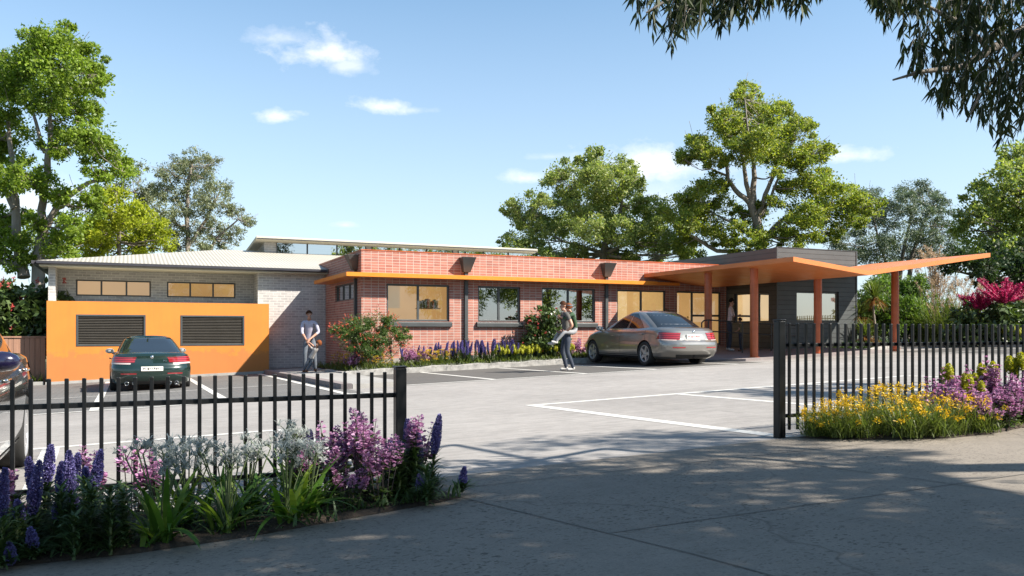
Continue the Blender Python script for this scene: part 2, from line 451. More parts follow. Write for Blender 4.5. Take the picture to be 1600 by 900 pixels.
for k, x in (('Color1', (.060, .066, .067)), ('Color2', (.050, .055, .056)), ('Mortar', (.012, .012, .012))): t.set(b.inputs[k], x)
b.inputs['Scale'].default_value = 1; b.inputs['Brick Width'].default_value = 60; b.inputs['Row Height'].default_value = .155; b.inputs['Mortar Size'].default_value = .007
c = t.mix(1.0, b.outputs['Color'], t.ramp(t.noise(t.pos(), 2, 5), [(.3, .85), (.7, 1.15)]), 'MULTIPLY')
t.out(t.pbsdf(c, .5, normal=t.bump(t.math('MULTIPLY', b.outputs['Fac'], -1.), .8, .01))); M['cladding'] = m
m = newm('corrugated_roof'); t = NT(m)
sp = t.n('ShaderNodeSeparateXYZ'); t.set(sp.inputs[0], t.pos())
wv = t.math('SINE', t.math('MULTIPLY', sp.outputs[0], 2 * math.pi / .115))
c = t.ramp(t.math('ADD', t.math('MULTIPLY', wv, .5), .5), [(0., (.29, .268, .23)), (.55, (.40, .375, .325))])  # troughs coloured darker: shading of the ribs put into the colour
c = t.mix(1.0, c, t.ramp(t.noise(t.pos(), .6, 4), [(.3, .93), (.7, 1.06)]), 'MULTIPLY')
t.out(t.pbsdf(c, .5, normal=t.bump(wv, .5, .012))); M['roof'] = m
def glass(name, refl=.10, tint=(.9, .93, .92)):
    m = newm(name); t = NT(m)
    fr = t.n('ShaderNodeFresnel'); fr.inputs[0].default_value = 1.5
    tr = t.n('ShaderNodeBsdfTransparent'); t.set(tr.inputs[0], tint)
    gl = t.n('ShaderNodeBsdfGlossy'); gl.inputs['Roughness'].default_value = .012; t.set(gl.inputs[0], (1, 1, 1))
    bp = t.bump(t.noise(t.pos(), .8, 2), .05, .05); t.set(gl.inputs['Normal'], bp)
    mx = t.n('ShaderNodeMixShader'); t.set(mx.inputs[0], t.math('ADD', fr.outputs[0], refl, clamp=True))
    t.set(mx.inputs[1], tr.outputs[0]); t.set(mx.inputs[2], gl.outputs[0]); t.out(mx.outputs[0])
    return m
M['pane'] = glass('window_glass', .06)
M['pane_dark'] = glass('tinted_window_glass', .30, (.35, .4, .4))
M['pane_sky'] = glass('clerestory_glass', .55, (.3, .33, .33))
def lit(name, col, e):  # room wall that emits by itself, in place of lamps inside
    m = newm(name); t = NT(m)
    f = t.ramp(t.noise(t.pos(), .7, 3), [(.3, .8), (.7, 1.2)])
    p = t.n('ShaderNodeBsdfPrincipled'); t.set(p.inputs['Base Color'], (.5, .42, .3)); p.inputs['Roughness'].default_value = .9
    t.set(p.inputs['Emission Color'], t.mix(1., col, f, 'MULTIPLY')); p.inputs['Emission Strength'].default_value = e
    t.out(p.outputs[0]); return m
M['room'] = lit('glowing_room_wall', (1.0, .60, .25), .115)
M['room_bright'] = lit('bright_glowing_room_wall', (1.0, .72, .38), .22)
M['timber'] = mat('shelf_timber', (.30, .15, .06), .6, vary=.2)

# ------------------------------------------------------------------ the building
B = thing('community_building', 'long low building with red brick front, orange end wall and dark entry box', 'building', (0, 0, 0))
def wall_front(mb, u0, u1, z0, z1, v, holes, rev=.13, mi=0, axis='v'):
    """a wall face with rectangular openings (u0,z0,u1,z1) and their reveals"""
    us = sorted({u0, u1, *[h[0] for h in holes], *[h[2] for h in holes]}); zs = sorted({z0, z1, *[h[1] for h in holes], *[h[3] for h in holes]})
    def P(a, d, z): return (a, v + d, z) if axis == 'v' else (v + d, a, z)
    for a, b in zip(us[:-1], us[1:]):
        for c, d in zip(zs[:-1], zs[1:]):
            if any(h[0] <= a and b <= h[2] and h[1] <= c and d <= h[3] for h in holes): continue
            mb.quad(P(a, 0, c), P(b, 0, c), P(b, 0, d), P(a, 0, d), mi)
    for a, c, b, d in holes:
        for (p, q) in (((a, c), (a, d)), ((b, d), (b, c)), ((b, c), (a, c)), ((a, d), (b, d))):
            mb.quad(P(p[0], 0, p[1]), P(q[0], 0, q[1]), P(q[0], rev, q[1]), P(p[0], rev, p[1]), mi)
    return mb
def window(a, c, b, d, v, rev, mull, pane, room, axis='v', fw=.055, sill=False, rails=(), depth=2.6, name='window', sillh=.16):
    """a framed window set in an opening: frame, panes, sill and the room behind it"""
    def bx(mb, a0, d0, z0, a1, d1, z1, mi=0):
        if axis == 'v': mb.box(a0, v + d0, z0, a1, v + d1, z1, mi)
        else: mb.box(v + d0, a0, z0, v + d1, a1, z1, mi)
    w = MB(); f0, f1 = rev - .085, rev - .025
    e = .003
    bx(w, a + e, f0, c + e, a + fw, f1, d - e); bx(w, b - fw, f0, c + e, b - e, f1, d - e)
    bx(w, a + fw, f0 + .002, d - fw, b - fw, f1, d - e); bx(w, a + fw, f0 + .002, c + e, b - fw, f1, c + fw)
    for t_ in mull:
        x = a + (b - a) * t_; bx(w, x - fw * .6, f0 + .004, c + fw, x + fw * .6, f1 - .004, d - fw)
    for t_ in rails:
        z = c + (d - c) * t_; xs = a + (b - a) * mull[0] if mull else a
        bx(w, xs + fw, f0 + .006, z - .035, b - fw, f1 - .006, z + .035)
    o = w.build(name, M['charcoal'], B, bevel=.006)
    g = MB(); y = rev - .05
    if axis == 'v': g.quad((a + .02, v + y, c + .02), (b - .02, v + y, c + .02), (b - .02, v + y, d - .02), (a + .02, v + y, d - .02))
    else: g.quad((v + y, a + .02, c + .02), (v + y, b - .02, c + .02), (v + y, b - .02, d - .02), (v + y, a + .02, d - .02))
    g.build('pane', pane, o)
    if sill:
        sl = MB()
        def pt(x, q, z): return (x, v + q, z) if axis == 'v' else (v + q, x, z)
        sl.prism([pt(a - .06, -.09, c - sillh), pt(a - .06, -.09, c - .035), pt(a - .06, rev - .09, c + .004), pt(a - .06, rev - .09, c - sillh)], (b - a + .12, 0, 0) if axis == 'v' else (0, b - a + .12, 0))
        sl.build('sill', M['charcoal'], o, bevel=.01)
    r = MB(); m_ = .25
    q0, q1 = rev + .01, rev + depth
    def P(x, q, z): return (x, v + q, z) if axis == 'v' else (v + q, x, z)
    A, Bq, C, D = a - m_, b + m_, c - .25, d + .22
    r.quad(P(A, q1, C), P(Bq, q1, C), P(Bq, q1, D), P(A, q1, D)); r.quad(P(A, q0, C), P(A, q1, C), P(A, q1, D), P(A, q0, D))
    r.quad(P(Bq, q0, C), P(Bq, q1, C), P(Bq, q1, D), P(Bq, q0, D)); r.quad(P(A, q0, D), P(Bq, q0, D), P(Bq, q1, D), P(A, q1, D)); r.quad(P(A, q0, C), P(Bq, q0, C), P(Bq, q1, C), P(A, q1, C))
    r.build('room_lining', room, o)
    return o

# red brick block
VB, UB, ZP = 23.4, 6.07, 3.47
W1, W2, W3 = (6.82, 1.44, 8.76, 2.53), (9.69, 1.44, 11.12, 2.53), (11.87, 1.44, 13.82, 2.53)
D1, D2 = (14.66, .68, 16.6, 2.53), (17.04, .68, 18.95, 2.53)
mb = MB()
wall_front(mb, UB, 19.16, -.2, ZP, VB, [W1, W2, W3, D1, D2])
SW = (24.25, 2.09, 26.7, 2.61)
wall_front(mb, VB, 34, -.2, ZP, UB, [SW], axis='u')
mb.quad((UB, VB, ZP), (19.16, VB, ZP), (19.16, VB + .25, ZP), (UB, VB + .25, ZP)); mb.quad((UB, VB + .25, ZP), (UB + .25, VB + .25, ZP), (UB + .25, 34, ZP), (UB, 34, ZP))
mb.quad((UB + .25, VB + .25, ZP), (19.16, VB + .25, ZP), (19.16, VB + .25, 3.1), (UB + .25, VB + .25, 3.1))
mb.quad((UB, 34, -.2), (19.16, 34, -.2), (19.16, 34, ZP), (UB, 34, ZP))
mb.build('red_brick_wall', M['red_brick'], B)
cap = MB().box(UB - .012, VB - .012, ZP + .002, 19.14, VB + .262, ZP + .03).box(UB - .012, VB + .264, ZP + .002, UB + .262, 34, ZP + .03)
cap.build('parapet_capping', M['column'], B)
MB().quad((UB + .2, VB + .2, 3.2), (19.14, VB + .2, 3.2), (19.14, 33.9, 3.2), (UB + .2, 33.9, 3.2)).build('flat_roof', M['roof'], B)
pl = MB(); pl.prism([(UB - .03, VB - .03, -.3), (19.1, VB - .03, -.3), (19.1, VB - .03, .60), (14.3, VB - .03, .55), (UB - .03, VB - .03, .33)], (0, .027, 0)); pl.build('concrete_base', M['pale_conc'], B)
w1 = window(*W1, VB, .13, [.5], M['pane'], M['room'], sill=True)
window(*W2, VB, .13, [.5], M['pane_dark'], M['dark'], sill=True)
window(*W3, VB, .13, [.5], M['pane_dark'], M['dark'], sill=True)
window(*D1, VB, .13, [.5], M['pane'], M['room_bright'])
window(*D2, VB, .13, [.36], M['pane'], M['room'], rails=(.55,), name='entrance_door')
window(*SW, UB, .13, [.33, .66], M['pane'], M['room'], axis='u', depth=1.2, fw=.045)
# books and shelf seen through the first window
sh = MB().box(8.0, VB + .7, 1.83, 8.72, VB + .95, 1.86); shelf = sh.build('shelf', M['timber'], w1)
cols = [mat('book_cover', c, .6) for c in ((.5, .12, .05), (.06, .10, .10), (.55, .4, .2), (.4, .08, .05), (.09, .06, .04))]
mb = MB(); x = 8.04; rng = random.Random(3)
while x < 8.66:
    wd = rng.uniform(.02, .05); h = rng.uniform(.13, .36) if x > 8.3 else rng.uniform(.1, .3)
    mb.box(x, VB + .74, 1.862, x + wd, VB + .9, 1.862 + h, rng.randrange(5)); x += wd + rng.choice([.004, .004, .03])
mb.build('book_row', cols, w1)
# orange fascia strip
mb = MB().prism([(5.53, 22.95, 2.69), (15.95, 22.95, 2.69), (15.95, 23.39, 2.69), (6.06, 23.39, 2.69), (6.06, 27.4, 2.69), (5.53, 27.4, 2.69)], (0, 0, .115))
mb.build('orange_fascia', M['orange_steel'], B, bevel=.006)
MB().box(15.96, 23.16, 2.70, 17.0, 23.39, 2.80).build('orange_fascia', M['orange_steel'], B)
# downpipes with their rainwater heads
def downpipe(u, v, n, z0):
    """n: outward direction in plan"""
    n = Vector(n); s = Vector((-n.y, n.x))
    base = Vector((u, v))
    mb = MB()
    for (a, b) in ((z0, 2.685), (2.81, 2.95)):
        c = [base + s * x + n * y for x, y in ((-.05, .006), (.05, .006), (.05, .085), (-.05, .085))]
        if n.x < 0: c = c[::-1]
        mb.prism([(p.x, p.y, a) for p in c], (0, 0, b - a))
    for z in (.9, 2.3):
        c = [base + s * x + n * y for x, y in ((-.07, .004), (.07, .004), (.07, .09), (-.07, .09))]
        mb.prism([(p.x, p.y, z) for p in c], (0, 0, .03))
    d = mb.build('downpipe', M['charcoal'], B)
    h = MB(); V = []
    for (z, hw, dp) in ((2.93, .11, .13), (3.37, .225, .33)):
        V += [tuple(base + s * x + n * y) + (z,) for x, y in ((-hw, .008), (hw, .008), (hw, dp), (-hw, dp))]
    h.add(V, [(3, 2, 1, 0), (4, 5, 6, 7), (0, 1, 5, 4), (1, 2, 6, 5), (2, 3, 7, 6), (3, 0, 4, 7)])
    h.build('rain_head', M['charcoal'], d, bevel=.006)
downpipe(9.28, VB, (0, -1), .3); downpipe(14.22, VB, (0, -1), .5); downpipe(UB, 23.92, (-1, 0), .1)

# dark clad entry box
UX, VX, UE, ZT = 19.15, 20.86, 22.68, 3.88
BW1, BW2 = (21.25, 1.45, 22.96, 2.46), (19.98, 1.46, 21.86, 2.48)
mb = MB()
wall_front(mb, VX, 23.39, .1, ZT, UX, [BW1], axis='u'); mb.quad((UX, 23.39, 3.0), (UX, 27, 3.0), (UX, 27, ZT), (UX, 23.39, ZT))
wall_front(mb, UX, UE, .1, ZT, VX, [BW2])
mb.quad((UE, VX, .1), (UE, 27, .1), (UE, 27, ZT), (UE, VX, ZT)); mb.quad((UX, 27, .1), (UE, 27, .1), (UE, 27, ZT), (UX, 27, ZT)); mb.quad((UX, VX, ZT), (UE, VX, ZT), (UE, 27, ZT), (UX, 27, ZT))
mb.build('dark_cladding', M['cladding'], B)
mb = MB().box(UX - .02, VX - .02, .1, UX + .03, VX + .03, ZT + .02).box(UE - .03, VX - .02, .1, UE + .02, VX + .03, ZT + .02).box(UX + .031, VX - .015, ZT, UE - .031, VX + .03, ZT + .022)
mb.build('corner_trim', M['charcoal'], B)
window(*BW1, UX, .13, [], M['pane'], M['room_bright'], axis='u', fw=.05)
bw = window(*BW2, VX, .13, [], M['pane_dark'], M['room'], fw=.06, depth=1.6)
mb = MB()
for x in (20.9, 21.35, 21.8): mb.box(x, VX + .9, 1.3, x + .03, VX + 1.3, 2.6)
for z in (1.4, 1.72, 2.04, 2.36): mb.box(20.93, VX + .92, z, 21.8, VX + 1.28, z + .025)
mb.build('bookcase', M['timber'], bw)

# orange end wall with louvres
VO = 27.2
L1, L2 = (-1.37, .705, .48, 1.635), (1.45, .705, 3.32, 1.635)
mb = MB(); wall_front(mb, -2.12, 4.07, -.6, 2.02, VO, [L1, L2], rev=.1)
mb.quad((4.07, VO, -.6), (4.07, 28.1, -.6), (4.07, 28.1, 2.02), (4.07, VO, 2.02)); mb.quad((-2.12, VO, -.6), (-2.12, 29.2, -.6), (-2.12, 29.2, 2.02), (-2.12, VO, 2.02))
MB().quad((-2.12, VO, 2.02), (4.07, VO, 2.02), (4.07, 28.09, 2.02), (-2.12, 29.19, 2.02)).build('pale_wall_top', M['cream'], B)  # unseen wall top, made pale to keep orange bounce out of the recess
mb.build('orange_wall', M['orange_render'], B)
for (a, c, b, d) in (L1, L2):
    f = MB(); w_ = .055
    f.box(a, VO - .012, c, a + w_, VO + .09, d).box(b - w_, VO - .012, c, b, VO + .09, d).box(a + w_, VO - .011, d - w_, b - w_, VO + .09, d).box(a + w_, VO - .011, c, b - w_, VO + .09, c + w_)
    o = f.build('louvre', M['charcoal'], B, bevel=.004)
    mb = MB(); n = 17; z = c + w_
    hh = (d - c - 2 * w_) / n
    for k in range(n):
        z0 = c + w_ + k * hh
        mb.prism([(a + w_, VO + .005, z0 + .002), (a + w_, VO + .075, z0 + hh * .95), (a + w_, VO + .08, z0 + hh * .95), (a + w_, VO + .011, z0 + .002)], (b - a - 2 * w_, 0, 0))
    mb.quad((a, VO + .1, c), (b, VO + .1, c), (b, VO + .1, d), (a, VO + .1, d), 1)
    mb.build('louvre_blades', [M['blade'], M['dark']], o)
pl = MB().prism([(-2.15, VO - .03, gz(-2.15, VO) - .2), (4.1, VO - .03, gz(4.1, VO) - .2), (4.1, VO - .03, gz(4.1, VO) + .085), (-2.15, VO - .03, gz(-2.15, VO) + .085)], (0, .028, 0))
pl.build('concrete_base', M['pale_conc'], B)
# grey brick walls
VG, VR = 28.1, 29.2
G1, G2 = (-1.48, 2.26, .67, 2.77), (1.15, 2.26, 3.28, 2.77)
mb = MB()
wall_front(mb, 3.85, 6.06, -.5, 3.2, VG, []); wall_front(mb, -1.96, 3.85, 1.5, 3.2, VR, [G1, G2]); wall_front(mb, -2.15, -1.96, -.6, 3.2, VG, [])
mb.quad((3.85, VG, 1.5), (3.85, VR, 1.5), (3.85, VR, 3.2), (3.85, VG, 3.2)); mb.quad((-1.96, VG, 1.5), (-1.96, VR, 1.5), (-1.96, VR, 3.2), (-1.96, VG, 3.2))
mb.quad((-2.15, VG, -.6), (-2.15, 39, -.6), (-2.15, 39, 3.2), (-2.15, VG, 3.2))
mb.build('grey_brick_wall', M['grey_brick'], B)
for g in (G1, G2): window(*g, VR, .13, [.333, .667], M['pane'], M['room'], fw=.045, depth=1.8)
# roof, soffit, gutter
E0, ZE, VRG, ZR = 27.7, 3.21, 33.4, 4.28
mb = MB()
mb.add([(-2.42, E0, ZE), (20, E0, ZE), (20, VRG, ZR), (3.3, VRG, ZR)], [(0, 1, 2, 3)]); mb.add([(-2.42, E0, ZE), (3.3, VRG, ZR), (-2.42, 39.1, ZE)], [(0, 1, 2)])
mb.add([(3.3, VRG, ZR), (20, VRG, ZR), (20, 39.1, ZE), (-2.42, 39.1, ZE)], [(0, 1, 2, 3)])
mb.build('corrugated_roof', M['roof'], B)
MB().box(-2.36, E0 + .012, 3.06, 6.05, 29.19, 3.10).box(-2.36, E0 + .012, 3.101, 6.04, E0 + .03, 3.19).build('soffit', M['cream'], B)
g = MB()
g.prism([(-2.42, E0 - .1, 3.20), (-2.42, E0 - .1, 3.13), (-2.42, E0 - .07, 3.10), (-2.42, E0 + .01, 3.10), (-2.42, E0 + .01, 3.20)], (8.42, 0, 0))
g.prism([(-2.42, E0 + .012, 3.20), (-2.42, E0 + .012, 3.11), (-2.54, E0 - .1, 3.11), (-2.54, E0 - .1, 3.20)], (0, 11.3, 0))
g.build('gutter', M['gutter'], B)
# clerestory
mb = MB(); mb.quad((4.76, 33.0, 4.0), (16.1, 33.0, 4.0), (16.1, 33.0, 4.66), (4.76, 33.0, 4.66)); mb.quad((4.76, 33.0, 4.0), (4.76, 36, 4.0), (4.76, 36, 4.5), (4.76, 33.0, 4.66))
mb.quad((16.1, 33.0, 4.0), (16.1, 36, 4.0), (16.1, 36, 4.5), (16.1, 33.0, 4.66))
c0 = mb.build('clerestory_wall', M['grey_brick'], B)
x = 5.25; k = 0
fr = MB(); gl = MB()
while x < 15.6:
    w_ = 1.12
    gl.quad((x, 32.985, 4.16), (x + w_, 32.985, 4.16), (x + w_, 32.985, 4.6), (x, 32.985, 4.6))
    fr.box(x - .03, 32.95, 4.13, x, 32.99, 4.62); fr.box(x + w_, 32.95, 4.13, x + w_ + .03, 32.99, 4.62)
    fr.box(x, 32.953, 4.12, x + w_, 32.99, 4.155); fr.box(x, 32.953, 4.605, x + w_, 32.99, 4.63)
    k += 1; x += w_ + (.05 if k % 3 else .3)
o = fr.build('clerestory_window', M['charcoal'], B); gl.build('pane', M['pane_sky'], o)
mb = MB(); mb.prism([(4.4, 32.45, 4.64), (4.4, 32.45, 4.76), (4.4, 36.5, 4.42), (4.4, 36.5, 4.30)], (11.85, 0, 0)); mb.build('clerestory_roof', M['cream'], B)
MB().box(4.42, 32.42, 4.655, 16.23, 32.448, 4.69).build('clerestory_gutter', M['gutter'], B)

# ------------------------------------------------------------------ entrance canopy
K = thing('entrance_canopy', 'folded orange steel canopy on four round columns over the entry', 'canopy', (18.4, 18.5, gz(18.4, 18.5)))
def ctop(u): return 3.08 - (u - 15.7) / 2.7 * .28 if u < 18.4 else 2.80 + (u - 18.4) / 5.0 * .69
us = [15.7, 18.4, 19.13, 23.4]; vs = [16.5, 20.84, 23.38]; th = .125
mb = MB(); ox = Vector(K.location)
def cp(u, v, b): return (u - ox.x, v - ox.y, ctop(u) - (th if b else 0) - ox.z)
cells = [(i, 0) for i in range(3)] + [(0, 1), (1, 1)]
for i, j in cells:
    a, b, c, d = us[i], us[i + 1], vs[j], vs[j + 1]
    mb.quad(cp(a, c, 0), cp(b, c, 0), cp(b, d, 0), cp(a, d, 0)); mb.quad(cp(a, d, 1), cp(b, d, 1), cp(b, c, 1), cp(a, c, 1))
    for (di, dj, p, q) in ((0, -1, (a, c), (b, c)), (0, 1, (b, d), (a, d)), (-1, 0, (a, d), (a, c)), (1, 0, (b, c), (b, d))):
        if (i + di, j + dj) not in cells: mb.quad(cp(*p, 1), cp(*q, 1), cp(*q, 0), cp(*p, 0))
mb.build('folded_roof', M['canopy'], K)
for u, v in ((16.1, 18.45), (16.1, 20.5), (18.5, 18.45), (21.7, 18.45)):
    zb = gz(u, v) - .05; zt = ctop(u) - th + .01
    c = MB().tube([(u - ox.x, v - ox.y, zb - ox.z), (u - ox.x, v - ox.y, zt - ox.z)], .115, 28, caps=False).build('column', M['column'], K)
    MB().lathe([(.117, 0), (.165, 0), (.165, .012), (.117, .014)], (u - ox.x, v - ox.y, ent_z(u, v) + .002 - ox.z), n=24, smooth=False).build('base_plate', M['column'], c)

# ------------------------------------------------------------------ handrail on the ramp
H_ = thing('handrail', 'black tubular ramp handrail with two rails beside the entry', 'handrail', (17.3, 20.3, ent_z(17.3, 20.3)))
ox = Vector(H_.location); M['rail'] = mat('rail_black', (.012, .012, .013), .35, vary=.1)
def hz(u, k): return (1.50 - (u - 15.7) * .045 - k) - ox.z
def hp(u, k): return (u - ox.x, 20.3 - ox.y, hz(u, k))
MB().tube([hp(15.95, .34), hp(15.78, .30), hp(15.70, .24), hp(15.70, .10), hp(15.78, .03), hp(15.95, 0), hp(17.2, 0), hp(19.6, 0)], .022, 10).build('top_rail', M['rail'], H_)
MB().tube([hp(15.95, .34), hp(17.2, .34), hp(19.6, .34)], .02, 10).build('lower_rail', M['rail'], H_)
for u in (15.95, 17.25, 18.4, 19.5):
    MB().tube([(u - ox.x, 20.3 - ox.y, ent_z(u, 20.3) - .03 - ox.z), hp(u, 0)], .022, 10).build('post', M['rail'], H_)

# ------------------------------------------------------------------ fences
M['fence'] = mat('black_powder_coat', (.0045, .0048, .0055), .38, spec=.35, vary=.12, vscale=5)
def picket_fence(label, u0, u1, step, v, zt, zb, zrails, post_u, post_top, pw=.0245, postw=.041, group=None):
    T = thing('picket_fence', label, 'fence', (u0, v, zb))
    def loc(mb, x0, y0, z0, x1, y1, z1): mb.box(x0 - u0, y0 - v, z0 - zb, x1 - u0, y1 - v, z1 - zb)
    n = int(round((u1 - u0) / step)) + 1
    me = None
    for k in range(n):
        u = u0 + k * (u1 - u0) / (n - 1)
        if me is None:
            h = pw / 2; q = MB().box(-h, -h, 0, h, h, zt - zb); o = q.build('picket', M['fence'], T, bevel=.004); me = o
        else:
            o = me.copy(); COL.objects.link(o); o.parent = T
        o.location = (u - u0, 0, 0)
    for z in zrails:
        mb = MB(); loc(mb, u0 - .12, v + .0152, z - .017, u1 + .1, v + .043, z + .017); mb.build('rail', M['fence'], T, bevel=.003)
    for pu in post_u:
        mb = MB(); loc(mb, pu - postw, v - postw + .01, zb - .25, pu + postw, v + postw + .01, post_top); o = mb.build('post', M['fence'], T, bevel=.008)
        mb = MB(); loc(mb, pu - postw - .004, v - postw + .006, post_top + .001, pu + postw + .004, v + postw + .014, post_top + .014); mb.build('post_cap', M['fence'], o, bevel=.004)
    return T
picket_fence('black picket fence left of the driveway behind purple and white flowers', -.75, 1.725, .0991, 5.97, .81, .01, (.635, .10), (1.845, ), .838)
picket_fence('black picket fence right of the driveway behind yellow and pink flowers', 5.63, 12.4, .1027, 5.97, 1.19, .19, (.985, .32), (5.52, ), 1.21)
# far fence beside the planting, runs away from the camera
T = thing('picket_fence', 'distant black picket fence along the shrubs at the far right side', 'fence', (27.2, 5, .6))
mb = MB(); v = -.2
while v < 19.2:
    mb.box(-.013, v, 0 - .1, .013, v + .026, 1.25); v += .115
mb.build('picket_panel', M['fence'], T)
for z in (.12, 1.08): MB().box(.0132, -.2, z, .04, 19.2, z + .035).build('rail', M['fence'], T)
for v in (0.2, 2.6, 5, 7.4, 9.8, 12.2, 14.6, 17): MB().box(.041, v, -.2, .11, v + .07, 1.32).build('post', M['fence'], T)
# timber paling fence behind the left bays
T = thing('paling_fence', 'faded pink-brown timber paling fence left of the orange wall', 'fence', (-2.2, 27.9, gz(-2.2, 27.9)))
M['paling'] = mat('weathered_paling', (.27, .145, .095), .85, vary=.16, vscale=2, bump=.3, bscale=30, stretch=(6, 6, .6))
mb = MB(); rng = random.Random(2); x = 0.0
while x > -9:
    w_ = .135; d = rng.uniform(0, .018)
    mb.box(x - w_, -d, -.15, x - .006, .02, 1.36 + rng.uniform(-.005, .005)); x -= w_
mb.build('paling_panel', M['paling'], T, bevel=.003)
MB().box(-9, -.04, 1.366, .02, .06, 1.41).build('top_rail', M['paling'], T)
MB().box(-9, -.035, -.2, .02, .03, .05).build('plinth_board', M['paling'], T)
poly_slab('garden_kerb', [(-9, 27.4), (-2.2, 27.3), (-2.2, 27.45), (-9, 27.55)], M['pale_conc'], .10)
# ------------------------------------------------------------------ trees
M['bark'] = mat('grey_bark', (.13, .11, .09), .9, vary=.35, vscale=3, bump=.6, bscale=18, stretch=(3, 3, .7))
M['bark_pale'] = mat('pale_gum_bark', (.21, .18, .15), .8, vary=.35, vscale=2, bump=.3, bscale=14, stretch=(2, 2, .6))
M['twig'] = mat('twig_bark', (.13, .095, .065), .85, vary=.2)
M['lf_maple'] = leafmat('maple_leaves', [(0.089, 0.146, 0.017), (0.157, 0.231, 0.023), (0.223, 0.295, 0.036)], .46)
M['lf_lime'] = leafmat('lime_leaves', [(0.172, 0.220, 0.012), (0.253, 0.297, 0.016), (0.345, 0.363, 0.030)], .46)
M['lf_gum'] = leafmat('gum_leaves', [(0.099, 0.124, 0.057), (0.149, 0.172, 0.087), (0.207, 0.222, 0.127)], .25)
M['lf_fig'] = leafmat('fig_leaves', [(0.106, 0.156, 0.030), (0.197, 0.251, 0.044), (0.359, 0.353, 0.058)], .46)
M['lf_mid'] = leafmat('broad_leaves', [(0.132, 0.192, 0.054), (0.220, 0.271, 0.079), (0.353, 0.365, 0.136)], .46)
M['lf_blue'] = leafmat('bluish_leaves', [(0.064, 0.099, 0.064), (0.103, 0.138, 0.095), (0.151, 0.184, 0.125)], .22)
M['lf_dark'] = leafmat('dark_leaves', [(0.018, 0.037, 0.011), (0.031, 0.057, 0.018), (0.050, 0.077, 0.022)], .25)
M['lf_bright'] = leafmat('bright_leaves', [(0.068, 0.126, 0.020), (0.099, 0.171, 0.032), (0.144, 0.207, 0.054)], .4)
M['lf_street'] = leafmat('street_gum_leaves', [(0.021, 0.033, 0.012), (0.031, 0.046, 0.018), (0.051, 0.062, 0.026)], .25, rough=.6, spec=.2)

def crown_leaves(rs, blobs, leaf, dens, droop=0., elong=.55, sub=7, flat=.15):
    """leaf kites gathered into clumps inside every blob (centre, radius)"""
    Ps, Ds, Ns = [], [], []
    for c, r in blobs:
        n = max(40, int(12.5 * dens * r * r / (leaf * leaf)))
        k = max(3, int(sub * (r / .8) ** 1.2))
        cc = rs.normal(size=(k, 3)); cc = unit(cc) * (rs.uniform(.35, 1, (k, 1)) ** .6) * r * np.array([1, 1, .78])
        cr = r * rs.uniform(.26, .52, k)
        w = rs.integers(0, k, n)
        o = unit(rs.normal(size=(n, 3))); rad = rs.uniform(.25, 1, n) ** .5
        p = cc[w] + o * (cr[w] * rad)[:, None] * np.array([1, 1, .72])
        loose = rs.uniform(size=n) < .22
        p[loose] = (unit(rs.normal(size=(n, 3))) * (rs.uniform(.2, 1.18, (n, 1)) ** .6) * r * np.array([1, 1, .8]))[loose]
        Ps.append(p + np.array(c)); out = unit(p + rs.normal(size=(n, 3)) * r * .25)
        d = unit(out * .5 + rs.normal(size=(n, 3)) * .7 + np.array([0, 0, -droop]))
        nn = unit(o * .6 + out * .6 + rs.normal(size=(n, 3)) * .4 + np.array([0, 0, flat]))
        Ds.append(d); Ns.append(nn)
    P = np.concatenate(Ps); D = np.concatenate(Ds); N = np.concatenate(Ns)
    L = leaf * rs.uniform(.65, 1.25, len(P))
    return kites(P, D, N, L, L * elong)

def limb(rs, a, b, r0, r1, bend=.12, n=6, sag=0.):
    a, b = Vector(a), Vector(b); L = (b - a).length
    off = Vector(rs.normal(size=3)) * L * bend; out = []
    for i in range(n + 1):
        t = i / n; p = a.lerp(b, t) + off * math.sin(math.pi * t) * .6 + Vector((0, 0, sag * L * math.sin(math.pi * t)))
        p += Vector(rs.normal(size=3)) * L * .012
        out.append(p)
    return out, [r0 + (r1 - r0) * (i / n) ** .8 for i in range(n + 1)]

